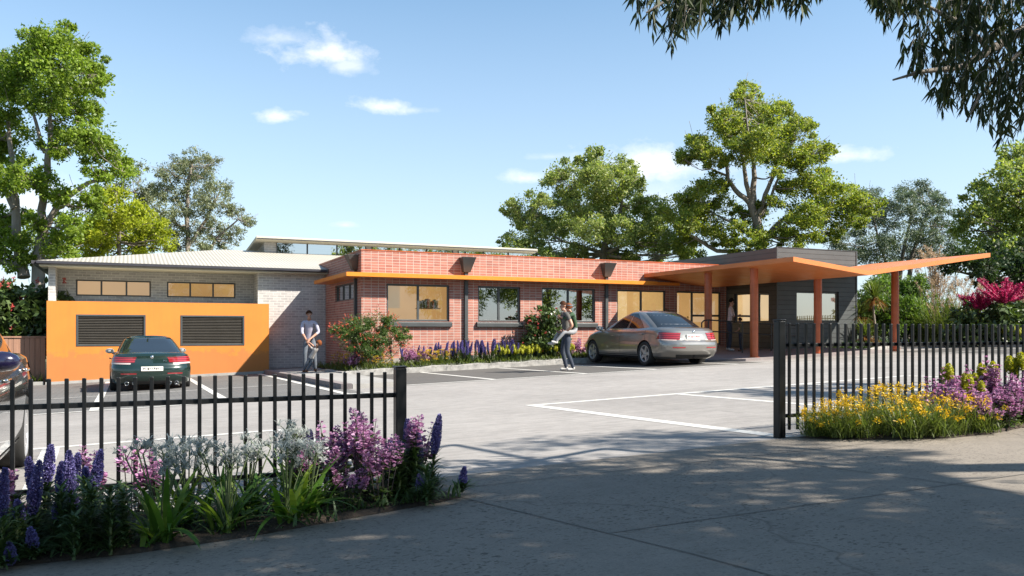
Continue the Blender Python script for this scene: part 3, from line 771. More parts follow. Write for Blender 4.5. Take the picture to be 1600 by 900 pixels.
def pixel_tree(name, label, d, blobs, trunks, leafm, barkm, leaf=.22, dens=2.6, seed=1, scale=1., origin=(0, 0), jit=1.0, r0=.3, group=None, droop=0., elong=.55, limbs=True, grow=1.0, sub=7, cat='tree', base=None):
    """blobs / trunks measured on the photograph (x, y, radius), set at distance d with real depth"""
    rs = np.random.default_rng(seed)
    def W(x, y, dd): return at_d(origin[0] + x / scale, origin[1] + y / scale, dd)
    bl = []
    for (x, y, r) in blobs:
        rr = r / scale / FPX * d * grow
        q = d + rs.uniform(-1, 1) * jit * (1.2 + rr)
        bl.append((W(x, y, q), rr))
        bl.append((W(x + rs.normal() * r * .35, y + rs.normal() * r * .3, q + rs.choice([-1, 1]) * rr * 1.5), rr * .85))
    bx, by = trunks[0][0][:2]
    g = W(bx, by, d)
    g = Vector((g.x, g.y, gz(g.x, g.y)))
    T = thing(name, label, cat, g, group=group)
    mb = MB(); nodes = []
    for ti, path in enumerate(trunks):
        P = [W(x, y, d + (q[0] if q else 0)) for (x, y, _, *q) in path]; rad = [w / scale / FPX * d for (_, _, w, *q) in path]
        if ti == 0: P[0] = Vector((P[0].x, P[0].y, g.z - .2))
        if ti and P[0].z - g.z < 3.2 and min((P[0] - q_[0]).length for q_ in nodes) > .22:
            P.insert(0, Vector((P[0].x * .6 + g.x * .4, P[0].y, g.z - .2))); rad.insert(0, rad[0] * 1.15)
        PP, RR = [], []
        for i in range(len(P) - 1):
            for k in range(3):
                t_ = k / 3; PP.append(P[i].lerp(P[i + 1], t_) + Vector(rs.normal(size=3)) * rad[i] * .22); RR.append(rad[i] + (rad[i + 1] - rad[i]) * t_)
        PP.append(P[-1]); RR.append(rad[-1])
        mb.tube([p - g for p in PP], RR, 9); nodes += [(p, r) for p, r in zip(PP, RR)][2:]
    lm = MB()
    if limbs:
        for c, r in bl:
            cand = [(p, q) for p, q in nodes if p.z < c.z + r * .4] or nodes
            p, q = min(cand, key=lambda t_: (t_[0] - c).length + .35 * abs(t_[0].z - c.z))
            L = (c - p).length
            if L < .3: continue
            pa, ra = limb(rs, p, c, min(q * .5, .02 + L * .016), .012, .10, sag=-.05)
            lm.tube([x - g for x in pa], ra, 6)
            for _ in range(3):
                e = c + Vector(rs.normal(size=3)) * r * .6
                pa, ra = limb(rs, pa[3], e, ra[3] * .6, .008, .12, 4); lm.tube([x - g for x in pa], ra, 5)
                pa, ra = limb(rs, p, c, min(q * .5, .02 + L * .016), .012, .10, sag=-.05)
    tr = mb.build('trunk', barkm, T)
    if limbs: lm.build('limbs', barkm, tr)
    V, F = crown_leaves(rs, [(tuple(c - g), r) for c, r in bl], leaf, dens, droop, elong, sub)
    MB().add(V, F).build('crown', leafm, T)
    return T

GRP = 'trees behind the building'
pixel_tree('maple_tree', 'tall bright green maple with several bare grey trunks at the left edge', 31,
    [(165, 75, 55), (215, 95, 45), (120, 85, 35), (260, 130, 55), (110, 150, 60), (40, 160, 45), (60, 190, 65), (290, 170, 42), (180, 180, 80), (270, 220, 75), (330, 240, 42), (345, 215, 25), (70, 250, 70), (150, 280, 70), (240, 300, 62), (300, 330, 45), (20, 340, 58), (0, 250, 60), (45, 400, 68), (0, 420, 50), (230, 380, 62), (320, 400, 58), (270, 430, 45), (30, 470, 55), (190, 460, 45), (370, 455, 42), (395, 490, 34), (320, 520, 45), (420, 530, 45), (300, 480, 30), (90, 535, 62), (170, 585, 48), (30, 560, 55), (60, 720, 75), (0, 700, 60), (130, 770, 55), (200, 790, 55), (250, 700, 45), (215, 740, 35), (30, 810, 58), (120, 690, 30), (300, 610, 40), (290, 660, 45), (0, 780, 60), (100, 830, 40), (200, 630, 22)],
    [[(118, 900, 26), (125, 820, 20), (140, 740, 15), (138, 660, 13), (150, 560, 11), (165, 470, 10), (170, 380, 8), (165, 300, 5), (165, 130, 2)],
     [(80, 880, 20), (60, 820, 16), (52, 660, 13), (45, 560, 10), (30, 430, 7), (25, 330, 4)],
     [(140, 740, 13), (185, 660, 11), (240, 600, 9), (300, 570, 7), (350, 555, 4), (410, 530, 2)],
     [(185, 660, 8), (215, 640, 6), (260, 650, 3)], [(52, 660, 11), (20, 600, 9), (-20, 540, 6)], [(150, 470, 7), (130, 400, 6), (100, 300, 4), (70, 230, 2)], [(165, 470, 7), (230, 440, 5), (300, 420, 2)], [(60, 850, 9), (0, 830, 6), (-40, 800, 4)]],
    M['lf_maple'], M['bark_pale'], .13, 3.0, 3, grow=1.1, scale=2.142, origin=(0, 20))
pixel_tree('lime_tree', 'yellow-green young tree rising just above the left roof', 36,
    [(390, 600, 36), (350, 640, 45), (430, 650, 52), (380, 690, 55), (470, 690, 52), (520, 720, 46), (340, 740, 55), (420, 750, 55), (500, 770, 48), (560, 770, 36), (300, 770, 45), (310, 720, 35), (270, 760, 40), (340, 800, 50), (450, 800, 50)],
    [[(400, 900, 10), (400, 800, 7), (395, 700, 5), (390, 600, 2)]], M['lf_lime'], M['bark'], .13, 3.0, 5, grow=1.1, scale=2.142, origin=(0, 20))
pixel_tree('gum_tree', 'grey-green gum half hidden between the maple and the lime tree', 43,
    [(440, 545, 40), (400, 570, 36), (470, 600, 40), (510, 640, 42), (540, 680, 40), (350, 600, 40), (500, 590, 25), (560, 730, 40)],
    [[(470, 900, 10), (465, 750, 7), (450, 600, 3)]], M['lf_gum'], M['bark_pale'], .17, 2.6, 6, scale=2.142, origin=(0, 20), elong=.3, droop=.4)
pixel_tree('gum_tree', 'airy grey-green gum standing alone behind the left roof', 40,
    [(600, 500, 30), (655, 480, 34), (700, 510, 34), (560, 535, 38), (620, 545, 42), (690, 555, 42), (735, 580, 34), (580, 600, 42), (640, 610, 40), (715, 620, 44), (545, 590, 26), (600, 660, 36), (690, 670, 42), (760, 660, 30), (815, 685, 28), (790, 655, 22), (640, 725, 40), (720, 730, 44), (795, 735, 26), (670, 775, 36), (610, 760, 34), (560, 700, 26), (830, 700, 16), (760, 770, 30), (580, 790, 30), (735, 490, 12)],
    [[(640, 900, 12), (632, 780, 8), (625, 680, 7), (630, 560, 5), (650, 490, 2)], [(632, 780, 6), (690, 690, 5), (740, 590, 2)], [(628, 700, 5), (590, 610, 3), (560, 540, 1.5)], [(660, 880, 7), (720, 760, 5), (800, 690, 2)]],
    M['lf_gum'], M['bark_pale'], .13, 2.6, 7, grow=1.12, scale=2.142, origin=(0, 20), elong=.3, droop=.45, sub=9)
pixel_tree('plane_tree', 'broad green tree behind the middle of the brick building', 42,
    [(435, 310, 40), (410, 340, 35), (375, 345, 42), (500, 360, 55), (560, 365, 42), (590, 400, 32), (300, 370, 50), (260, 390, 35), (235, 415, 30), (420, 400, 68), (330, 430, 65), (490, 440, 65), (570, 440, 48), (280, 500, 50), (400, 500, 80), (510, 520, 70), (180, 480, 46), (120, 490, 32), (85, 510, 30), (140, 550, 52), (200, 550, 50), (110, 640, 45), (75, 655, 30), (200, 620, 65), (300, 590, 75), (420, 600, 75), (540, 600, 75), (640, 520, 62), (600, 490, 35), (620, 620, 75), (690, 560, 60), (740, 640, 60), (330, 680, 55), (480, 690, 55), (230, 690, 50), (150, 690, 35), (800, 690, 50), (680, 700, 50), (560, 690, 50)],
    [[(455, 900, 20), (455, 720, 14), (458, 640, 11), (440, 520, 8), (430, 380, 4)], [(458, 640, 9), (400, 560, 6), (330, 450, 3)], [(458, 640, 8), (520, 540, 6), (540, 420, 3)], [(456, 690, 8), (300, 640, 5), (160, 580, 2)], [(456, 690, 8), (620, 620, 5), (720, 560, 3)]],
    M['lf_mid'], M['bark_pale'], .13, 3.3, 8, grow=1.06, scale=2.5, origin=(760, 120))
pixel_tree('fig_tree', 'tallest tree at centre right, domed crown on forked pale limbs over the entry', 39,
    [(1010, 68, 48), (985, 95, 38), (1050, 95, 38), (1120, 115, 46), (1150, 130, 45), (920, 160, 58), (960, 180, 55), (1040, 165, 65), (1160, 190, 70), (1230, 210, 52), (1255, 190, 28), (1080, 240, 80), (990, 235, 65), (890, 160, 30), (850, 260, 55), (810, 250, 32), (780, 305, 42), (830, 310, 45), (760, 320, 28), (900, 310, 55), (1000, 300, 60), (1120, 300, 70), (1200, 300, 68), (1280, 290, 58), (1320, 300, 38), (1340, 280, 22), (1230, 345, 42), (1150, 345, 38), (880, 420, 52), (830, 440, 45), (800, 490, 65), (740, 500, 55), (920, 490, 52), (860, 545, 68), (980, 540, 42), (1065, 525, 52), (1190, 430, 56), (1270, 410, 50), (1300, 380, 38), (1340, 430, 58), (1400, 470, 60), (1450, 490, 52), (1500, 510, 42), (1540, 490, 22), (1250, 510, 75), (1350, 540, 70), (1180, 590, 55), (1080, 620, 48), (1270, 600, 52), (1130, 490, 35), (980, 600, 45), (900, 620, 50), (820, 620, 55), (960, 660, 45), (1350, 610, 40), (1440, 560, 45), (1050, 670, 45), (1180, 650, 45), (780, 570, 55)],
    [[(1085, 900, 26), (1080, 700, 20), (1070, 600, 17), (1035, 500, 15), (1045, 420, 11), (1045, 340, 8), (1020, 200, 4), (1010, 90, 2)], [(1035, 500, 11), (990, 460, 10), (945, 400, 8), (940, 340, 6), (900, 300, 3)], [(1035, 490, 10), (1015, 420, 9), (1005, 340, 7), (990, 250, 3)], [(1060, 540, 11), (1090, 460, 9), (1120, 390, 7), (1140, 320, 4)], [(1062, 560, 9), (1110, 470, 6), (1150, 370, 4)], [(945, 390, 5), (880, 360, 3), (840, 365, 2)], [(1070, 620, 12), (1000, 600, 8), (940, 560, 5), (860, 520, 2)], [(1075, 660, 12), (1150, 560, 8), (1300, 500, 5), (1420, 480, 2)], [(1076, 700, 9), (900, 680, 8), (820, 630, 6), (740, 600, 3)]],
    M['lf_fig'], M['bark_pale'], .12, 3.3, 9, grow=1.06, scale=2.5, origin=(760, 120))
pixel_tree('gum_tree', 'blue-grey gum with thin dark trunks behind the canopy at right', 45,
    [(1432, 300, 22), (1408, 315, 22), (1456, 315, 20), (1478, 325, 15), (1390, 335, 20), (1432, 340, 24), (1358, 305, 18), (1360, 335, 22), (1338, 320, 15), (1465, 350, 20), (1400, 365, 22), (1440, 375, 24), (1370, 380, 24), (1330, 355, 20), (1340, 395, 20), (1410, 400, 24), (1470, 385, 20), (1310, 380, 18), (1490, 355, 16), (1450, 405, 16), (1380, 410, 20), (1490, 400, 16)],
    [[(1402, 520, 5), (1404, 450, 4), (1410, 400, 3), (1425, 330, 1.5)], [(1417, 520, 5), (1418, 450, 4), (1424, 400, 3), (1450, 330, 1.2)], [(1396, 450, 3), (1380, 400, 2), (1362, 330, 1)]],
    M['lf_blue'], M['bark'], .14, 3.0, 10, grow=1.15, elong=.3, droop=.4)
pixel_tree('broadleaf_tree', 'rounded mid-green tree at the right edge above the magenta flowers', 38,
    [(1555, 290, 26), (1590, 270, 26), (1530, 308, 22), (1580, 320, 32), (1518, 332, 20), (1550, 345, 30), (1595, 355, 28), (1502, 358, 20), (1522, 380, 26), (1570, 385, 30), (1620, 330, 40), (1640, 290, 35), (1590, 240, 22), (1620, 250, 28), (1540, 400, 22), (1600, 410, 26), (1660, 380, 40)],
    [[(1600, 520, 8), (1598, 430, 6), (1590, 350, 4), (1585, 280, 2)]], M['lf_mid'], M['bark'], .17, 3.2, 11)
pixel_tree('dark_tree', 'dark spreading tree behind the raised end of the orange canopy', 33,
    [(1500, 395, 20), (1520, 410, 22), (1545, 415, 24), (1490, 415, 15), (1575, 405, 26), (1600, 420, 26), (1560, 440, 20), (1530, 435, 16), (1620, 440, 30), (1600, 390, 20), (1555, 390, 18), (1590, 445, 20)],
    [[(1640, 560, 8), (1625, 460, 6), (1560, 435, 4), (1500, 425, 1.5)]], M['lf_dark'], M['bark'], .16, 3.2, 12)

# ------------------------------------------------------------------ street gum: trunk beside the camera, hanging sprays in view, crown shading the pavement
rs = np.random.default_rng(21)
TB = Vector((9.6, .6, gz(9.6, .6)))
T = thing('street_gum', 'overhanging gum with narrow drooping leaves framing the top right corner', 'tree', TB)
mb = MB(); trunk = [TB + Vector(p) for p in ((0, 0, -.2), (.1, 0, 1.5), (-.1, -.1, 3.2), (-.5, -.3, 4.8), (-1.0, -.7, 6.2), (-1.6, -1.2, 7.6))]
mb.tube([p - TB for p in trunk], [.26, .22, .19, .15, .11, .06], 12)
tr = mb.build('trunk', M['bark_pale'], T)
lm = MB(); tips = []
def branch(pts, r):
    P = [Vector(p) for p in pts]; lm.tube([p - TB for p in P], [r + (.006 - r) * i / (len(P) - 1) for i in range(len(P))], 7)
def PX(x, y, d): return at_d(x, y, d)
sprays = []
b1 = [trunk[3], PX(1740, 20, 6.2), PX(1600, 45, 5.7), PX(1545, 80, 5.5), PX(1500, 105, 5.4), PX(1440, 112, 5.3), PX(1395, 125, 5.3)]
branch(b1, .05)
branch([PX(1545, 80, 5.5), PX(1530, 60, 5.4), PX(1490, 30, 5.3), PX(1430, 0, 5.2), PX(1380, -20, 5.2)], .018)
branch([PX(1600, 75, 5.7), PX(1560, 115, 5.6), PX(1530, 150, 5.5), PX(1510, 190, 5.4)], .016)
branch([PX(1640, 70, 5.8), PX(1600, 120, 5.6), PX(1580, 160, 5.5)], .016)
branch([trunk[4], PX(1760, -260, 6.3), PX(1500, -190, 5.6), PX(1300, -110, 5.2), PX(1160, -50, 5.0), PX(1060, -10, 4.9), PX(1010, 20, 4.9)], .045)
branch([PX(1300, -110, 5.2), PX(1220, -40, 5.2), PX(1180, 0, 5.1)], .015); branch([PX(1160, -50, 5.0), PX(1100, 0, 5.1), PX(1080, 40, 5.1)], .012)
e1 = [(985, 30), (1000, 55), (1020, 72), (1050, 95), (1062, 78), (1078, 66), (1100, 58), (1130, 78), (1150, 52), (1170, 50), (1200, 36), (1215, 20), (1243, 60), (1262, 30), (1290, 8), (1310, -15)]
e2 = [(1322, -8), (1345, 2), (1365, 22), (1385, 70), (1395, 100), (1420, 128), (1432, 168), (1450, 205), (1475, 205), (1490, 185), (1510, 205), (1540, 222), (1560, 252), (1580, 250), (1610, 238), (1660, 230)]
def env(e, x):
    for (a, ya), (b, yb) in zip(e[:-1], e[1:]):
        if a <= x <= b: return ya + (yb - ya) * (x - a) / (b - a)
    return -1e3
LP, LD, LN, LL = [], [], [], []
def spray(x, y, d, plen, out):
    """one hanging twig with alternate narrow leaves; its lower end reaches (x, y)"""
    a = PX(x + rs.normal() * 10 + out, y - plen, d); b = PX(x, y, d + rs.normal() * .08)
    n = 7; pts = []
    for i in range(n + 1):
        t_ = i / n; p = a.lerp(b, t_); p.z += .05 * math.sin(math.pi * t_); pts.append(p)
    lm.tube([p - TB for p in pts], [.0028 - .0018 * i / n for i in range(n + 1)], 4)
    m = int(4 + plen / 4.2)
    for k in range(m):
        t_ = rs.uniform(.12, 1.0); i = min(n - 1, int(t_ * n)); p = pts[i].lerp(pts[i + 1], t_ * n - i)
        dirn = (pts[i + 1] - pts[i]).normalized()
        q = Vector(rs.normal(size=3)); q.z *= .4
        LP.append(tuple(p - TB)); LD.append(tuple(dirn * .3 + q * .42 + Vector((0, 0, -.85)))); LN.append(tuple(rs.normal(size=3))); LL.append(rs.uniform(.07, .125))
x = 985
for _ in range(150):
    x = rs.uniform(985, 1310); ye = env(e1, x); y = ye - abs(rs.normal()) * 30 - 22
    spray(x, y, rs.uniform(4.6, 5.5), rs.uniform(30, 70), rs.uniform(-10, 30))
for _ in range(390):
    x = rs.uniform(1322, 1670); ye = env(e2, x); y = ye - 22 - (rs.uniform(0, 1) ** 1.1) * max(20, ye - 10)
    # open sky pocket between the upper and the lower bough
    if 1395 < x < 1470 and 45 < y < 96 and rs.uniform() < .8: continue
    if x < 1440 and 30 < y < 75 and rs.uniform() < .6: continue
    spray(x, y, rs.uniform(4.9, 5.9), rs.uniform(28, 66), rs.uniform(-5, 35))
tips = None
LP, LD, LN, LL = map(np.array, (LP, LD, LN, LL))
V1, F1 = kites(LP, LD, LN, LL, LL * .17, .4)
V1b, F1b = kites(LP + unit(LD) * (LL * .0)[:, None], LD, LN, LL, LL * .17, .4)
# the crown above and behind the viewer
blobs = []
for _ in range(135):
    c = Vector((rs.uniform(2.6, 11.0), (rs.uniform(-5.2, -1.0) if rs.uniform() < .82 else rs.uniform(-1.0, .4)), rs.uniform(5.2, 8.6))); blobs.append((c, rs.uniform(.6, 1.05)))
for _ in range(9):
    c = Vector((rs.uniform(3.0, 7.5), rs.uniform(-2.6, 1.0), rs.uniform(4.6, 6.2))); blobs.append((c, rs.uniform(.45, .7)))
def _lets_sun_in(c):
    su, sv = c.x - .82 * (c.z - .4), c.y + .78 * (c.z - .4)
    return (.2 < su < 2.4 and 4.5 < sv < 6.4 and rs.uniform() < .85) or (su > 2.6 and 3.2 < sv < 5.6 and rs.uniform() < .45) or rs.uniform() < .12
blobs = [(c, r) for c, r in blobs if not _lets_sun_in(c)]
for c, r in blobs[::5]:
    pa, ra = limb(rs, trunk[3] if c.z < 6.5 else trunk[4], c, .06, .012, .08); lm.tube([p - TB for p in pa], ra, 6)
lm.build('limbs', M['bark_pale'], tr)
V2, F2 = crown_leaves(rs, [(tuple(c - TB), r) for c, r in blobs], .20, 3.2, .5, .28, 8)
MB().add(V1, F1).add(V2, F2).build('crown', M['lf_street'], T)

# gums of the street, outside the picture: they shade the car park and stand in the window reflections
def street_tree(label, u, v, h, rad, seed, n=34, zlo=.45, dens=2.4):
    rs = np.random.default_rng(seed); b = Vector((u, v, gz(u, v)))
    T = thing('street_tree', label, 'tree', b); mb = MB()
    mb.tube([(0, 0, -.2), (.1, .1, h * .3), (-.1, .2, h * .6), (.1, 0, h * .9)], [.28, .22, .15, .05], 10)
    bl = []
    for _ in range(n):
        q = Vector(rs.normal(size=3)).normalized() * rs.uniform(.3, 1) ** .5
        bl.append((Vector((q.x * rad, q.y * rad, h * (zlo + (1 - zlo) * .5) + q.z * h * (1 - zlo) * .5)), rs.uniform(.5, .95) * rad * .34))
    for c, r in bl[::2]:
        pa, ra = limb(rs, (0, .1, h * .45), c, .07, .012, .1); mb.tube(pa, ra, 6)
    mb.build('trunk', M['bark'], T)
    V, F = crown_leaves(rs, [(tuple(c), r) for c, r in bl], .24, dens, .3, .4)
    MB().add(V, F).build('crown', M['lf_mid'], T)
street_tree('broad street tree beyond the right side of the picture', 16.2, 2.7, 8.2, 2.1, 31, 26)
street_tree('round street tree across the road, mirrored in the dark windows', 25, -15, 10, 4.6, 32, 44, .06, 1.6)
street_tree('spreading street tree across the road, mirrored in the cars', 6, -17, 9, 4.5, 33, 44, .06, 1.6)
street_tree('tall street tree across the road on the right', 32.5, -16, 11, 4.8, 34, 44, .05, 1.6)
street_tree('bushy street tree across the road at the far right', 40, -15, 9, 5.0, 35, 44, .04, 1.6)
# a distant belt of scrub closes the horizon on every side of the site
rs = np.random.default_rng(77); bl = []
for k in range(170):
    u = -95 + 210 * k / 169; v = 84 + rs.uniform(-6, 6); bl.append(((u, v, gz(u, v) + rs.uniform(.8, 2.6)), rs.uniform(1.4, 2.4)))
for k in range(60):
    v = -5 + 85 * k / 59; u = -95 + rs.uniform(-5, 5); bl.append(((u, v, gz(u, v) + rs.uniform(.8, 2.6)), rs.uniform(1.4, 2.4)))
V, F = crown_leaves(rs, bl, .6, 1.6, 0, .55, 6)
tag(MB().add(V, F).build('distant_scrub', M['lf_dark']), kind='stuff')
# ------------------------------------------------------------------ garden plants
M['ech_leaf'] = leafmat('echium_leaves', [(.032, .062, .02), (.05, .09, .027), (.075, .115, .04)], .25)
M['ech_flow'] = leafmat('violet_florets', [(.095, .08, .215), (.135, .12, .29), (.20, .18, .39)], .15, tcol=(1.1, .9, 1.3))
M['ech_pale'] = leafmat('lavender_florets', [(.11, .09, .27), (.15, .13, .35), (.21, .19, .43)], .15, tcol=(1.1, .9, 1.3))
M['ech_core'] = mat('spike_core', (.030, .018, .09), .8)
M['sal_leaf'] = leafmat('salvia_leaves', [(.030, .055, .014), (.05, .085, .022), (.09, .13, .05)], .3)
M['sal_flow'] = leafmat('pink_florets', [(.29, .115, .24), (.41, .20, .35), (.54, .35, .49)], .35, tcol=(1.2, .9, 1.1))
M['sal_bract'] = leafmat('purple_bracts', [(.06, .035, .05), (.09, .05, .08)], .2, tcol=(1.2, .8, 1.1))
M['stem'] = mat('green_stem', (.06, .085, .03), .6)
M['stem_dark'] = mat('purple_stem', (.055, .04, .035), .6)
M['lily_leaf'] = leafmat('strap_leaves', [(.045, .11, .016), (.07, .15, .02), (.11, .20, .03), (.17, .23, .04)], .4)
M['lily_flow'] = leafmat('white_petals', [(.27, .30, .28), (.36, .39, .37), (.31, .33, .29)], .35, tcol=(1, 1, 1), rough=.6)
M['kang_leaf'] = leafmat('grassy_leaves', [(.07, .10, .025), (.11, .15, .035), (.17, .20, .06)], .35)
M['kang_flow'] = leafmat('yellow_flowers', [(.50, .29, .008), (.60, .40, .012), (.66, .48, .03)], .35, tcol=(1.1, 1, .5))
M['euph_flow'] = leafmat('lime_flower_heads', [(.30, .32, .008), (.42, .42, .012), (.52, .50, .03)], .35, tcol=(1.1, 1.1, .5))
M['euph_core'] = mat('flower_head_core', (.22, .22, .01), .8)
M['euph_leaf'] = leafmat('euphorbia_leaves', [(.04, .065, .03), (.06, .09, .04), (.08, .11, .05)], .3)
M['bottle_red'] = leafmat('bottlebrush_flowers', [(.42, .05, .035), (.55, .10, .06), (.60, .20, .12)], .3, tcol=(1.2, .8, .7))
M['magenta'] = leafmat('magenta_florets', [(.30, .008, .065), (.42, .015, .10), (.5, .04, .15)], .25, tcol=(1.2, .7, 1.))
M['mag_core'] = mat('flower_axis', (.22, .008, .05), .7)
M['straw'] = leafmat('straw_plumes', [(.33, .24, .16), (.42, .32, .22), (.5, .38, .3)], .4, tcol=(1.1, 1, .8))
M['silver'] = leafmat('silver_grass_blades', [(.20, .21, .18), (.28, .29, .26), (.36, .37, .34)], .3, tcol=(1, 1, 1))
M['dead'] = leafmat('brown_leaves', [(.16, .07, .02), (.24, .11, .03)], .3, tcol=(1.2, 1, .6))
M['shrub_leaf'] = leafmat('glossy_shrub_leaves', [(.035, .06, .018), (.06, .095, .025), (.11, .15, .06)], .25, rough=.32)
M['red_tip'] = leafmat('red_flowers', [(.38, .05, .05), (.5, .12, .1)], .3, tcol=(1.1, .7, .7))

def along(path, t):
    n = len(path) - 1; i = min(n - 1, int(t * n)); return Vector(path[i]).lerp(Vector(path[i + 1]), t * n - i)

def echium(rs, h, sl, sr=.033, lean=(0, 0), dense=1.0):
    """one stem: leaf rosettes below, a tapered violet spike on top; returns mesh parts"""
    lean = Vector((lean[0], lean[1], 0)); P = [Vector((0, 0, 0)) + lean * (t ** 1.6) * h + Vector((0, 0, h * t)) for t in np.linspace(0, 1, 9)]
    t0 = 1 - sl / h
    fol = MB(); fol.tube([P[0], along(P, t0 * .5), along(P, t0)], [.010, .008, .006], 6, 1)
    n = int(150 * dense * max(.5, h / .6)); tt = rs.uniform(.02, 1, n) ** 1.25 * t0
    base = np.array([tuple(along(P, t)) for t in tt]); az = rs.uniform(0, 2 * math.pi, n)
    ln = (.17 - .085 * (tt / t0)) * rs.uniform(.7, 1.2, n)
    V, F = blades(base, az, ln, .017 * rs.uniform(.8, 1.3, n), rs.uniform(.55, 1.1, n), rs.uniform(.5, 1.5, n), 4); fol.add(V, F, 0)
    fl = MB(); m = 8; pr = []
    for i in range(m + 1):
        t = i / m; r = sr * (math.sin(min(1, .18 + t * 1.9) * math.pi / 2)) * (1 - t ** 2.2) ** .75 * .82
        pr.append((t, r))
    core = [along(P, t0 + (1 - t0) * t) for t, _ in pr]; fl.tube(core, [max(.002, r * .8) for _, r in pr], 10, 1)
    k = int(800 * dense * sl / .25); t = rs.uniform(0, 1, k); a = rs.uniform(0, 2 * math.pi, k)
    rr = np.interp(t, [p[0] for p in pr], [p[1] for p in pr]) + .002
    c = np.array([tuple(along(P, t0 + (1 - t0) * q)) for q in t]); o = np.stack([np.cos(a), np.sin(a), np.zeros(k)], 1)
    b = c + o * rr[:, None] * .85
    for q in range(2):
        V, F = kites(b, unit(o + rs.normal(size=(k, 3)) * .55 + np.array([0, 0, .25])), rs.normal(size=(k, 3)), .0115 * rs.uniform(.7, 1.3, k), .0095, .6); fl.add(V, F, 0)
    return fol, fl
def plant(name, label, cat, parts, loc, rz=0, group=None, sc=1.):
    T = thing(name, label, cat, loc, rz, group); T.scale = (sc, sc, sc)
    for nm, mb, mats in parts: mb.build(nm, mats, T)
    return T

rs = np.random.default_rng(5)
# violet spikes of the front left bed: (x, top y, foot y of the spike, v)
SP = [(8, 732, 822, 4.95), (44, 715, 770, 5.25), (62, 720, 800, 5.1), (80, 695, 752, 5.35), (96, 722, 775, 5.25), (108, 705, 770, 5.15), (122, 708, 770, 5.3), (134, 730, 765, 5.4), (157, 703, 756, 5.3), (27, 782, 815, 4.9), (88, 785, 812, 4.95), (47, 825, 858, 4.8), (14, 848, 880, 4.75), (183, 812, 830, 4.95), (116, 772, 812, 5.0)]
SP2 = [(610, 690, 735, 5.3), (637, 655, 712, 5.35), (653, 674, 726, 5.25), (687, 648, 706, 5.2), (726, 730, 760, 5.15), (655, 742, 771, 5.05), (484, 672, 700, 5.6), (615, 702, 738, 5.2)]
def spike(x, y0, y1, v, label, group):
    a = at_v(x, y0, v); b = at_v(x, y1, v); g = gz(a.x, v) + .03
    h = a.z - g; sl = max(.10, a.z - b.z) * 1.05
    lean = (rs.uniform(-.12, .12), rs.uniform(-.1, .05))
    fol, fl = echium(rs, h, sl, .022 + .07 * sl, lean)
    plant('echium', label, 'flower', [('foliage', fol, [M['ech_leaf'], M['stem']]), ('flower_spike', fl, [M['ech_flow'], M['ech_core']])], (a.x - lean[0] * h, v - lean[1] * h, g), 0, group)
for s in SP: spike(*s, 'violet flower spike standing in the shaded bed at the lower left corner', 'violet spikes in the left corner of the bed')
for s in SP2: spike(*s, 'violet flower spike beside the left gate post among pink flowers', 'violet spikes beside the left gate post')
# leafy growth under the spikes
for k in range(23):
    u = rs.uniform(-.95, .02) if k < 17 else rs.uniform(1.5, 2.0); v = rs.uniform(4.70, 5.2) if k < 17 else rs.uniform(4.93, 5.25)
    if k < 17: v = max(v, 4.66 + .1 * max(0, -.5 - u))
    fol, _ = echium(rs, rs.uniform(.26, .42), .05, dense=1.5)
    plant('leafy_echium', 'dark narrow-leaved rosette without a flower, under the violet spikes', 'plant', [('foliage', fol, [M['ech_leaf'], M['stem']])], (u, v, gz(u, v) + .02), rs.uniform(0, 6), 'leafy rosettes under the violet spikes')

def salvia_parts(rs, n, h, spread, fl_frac=.55, fsz=1.0, leaf=1.0):
    st, fo, fw = MB(), MB(), MB()
    for k in range(n):
        a = rs.uniform(0, 6.28); r = spread * rs.uniform(0, 1) ** .5; hh = h * rs.uniform(.55, 1.05) * (1 - .25 * r / spread)
        b = Vector((math.cos(a) * r * .35, math.sin(a) * r * .35, 0)); t = Vector((math.cos(a) * r, math.sin(a) * r, hh))
        P = [b.lerp(t, q) + Vector((0, 0, .05 * math.sin(q * 3.14))) for q in np.linspace(0, 1, 6)]
        st.tube(P, [.0045, .004, .0035, .003, .0025, .002], 5)
        m = int(9 * leaf); tt = rs.uniform(.05, .8, m); base = np.array([tuple(along(P, q)) for q in tt]); az = rs.uniform(0, 6.28, m)
        D = np.stack([np.cos(az), np.sin(az), rs.uniform(-.5, .5, m)], 1); L = rs.uniform(.045, .085, m) * (1.25 - tt * .7)
        V, F = kites(base, D, np.array([0, 0, 1.]) + rs.normal(size=(m, 3)) * .5, L, L * .62, .4); fo.add(V, F)
        nw = rs.integers(5, 9)
        for w in range(nw):
            q = 1 - fl_frac * w / nw; c = along(P, q); R_ = (.018 + .018 * min(1, w / 3)) * fsz
            kk = rs.integers(8, 13); az = rs.uniform(0, 6.28, kk); D = np.stack([np.cos(az), np.sin(az), rs.uniform(-.25, .7, kk)], 1)
            L = R_ * rs.uniform(.8, 1.4, kk)
            V, F = kites(np.array([tuple(c)] * kk) + D * R_ * .25, D, np.array([0, 0, 1.]) + rs.normal(size=(kk, 3)) * .6, L, L * .62, .65); fw.add(V, F, 0)
            az = rs.uniform(0, 6.28, 3); D = np.stack([np.cos(az), np.sin(az), rs.uniform(-.3, .3, 3)], 1)
            V, F = kites(np.array([tuple(c)] * 3), D, np.array([[0, 0, 1.]] * 3), R_ * .7, R_ * .4); fw.add(V, F, 1)
    return [('stems', st, M['stem_dark']), ('foliage', fo, M['sal_leaf']), ('blossoms', fw, [M['sal_flow'], M['sal_bract']])]
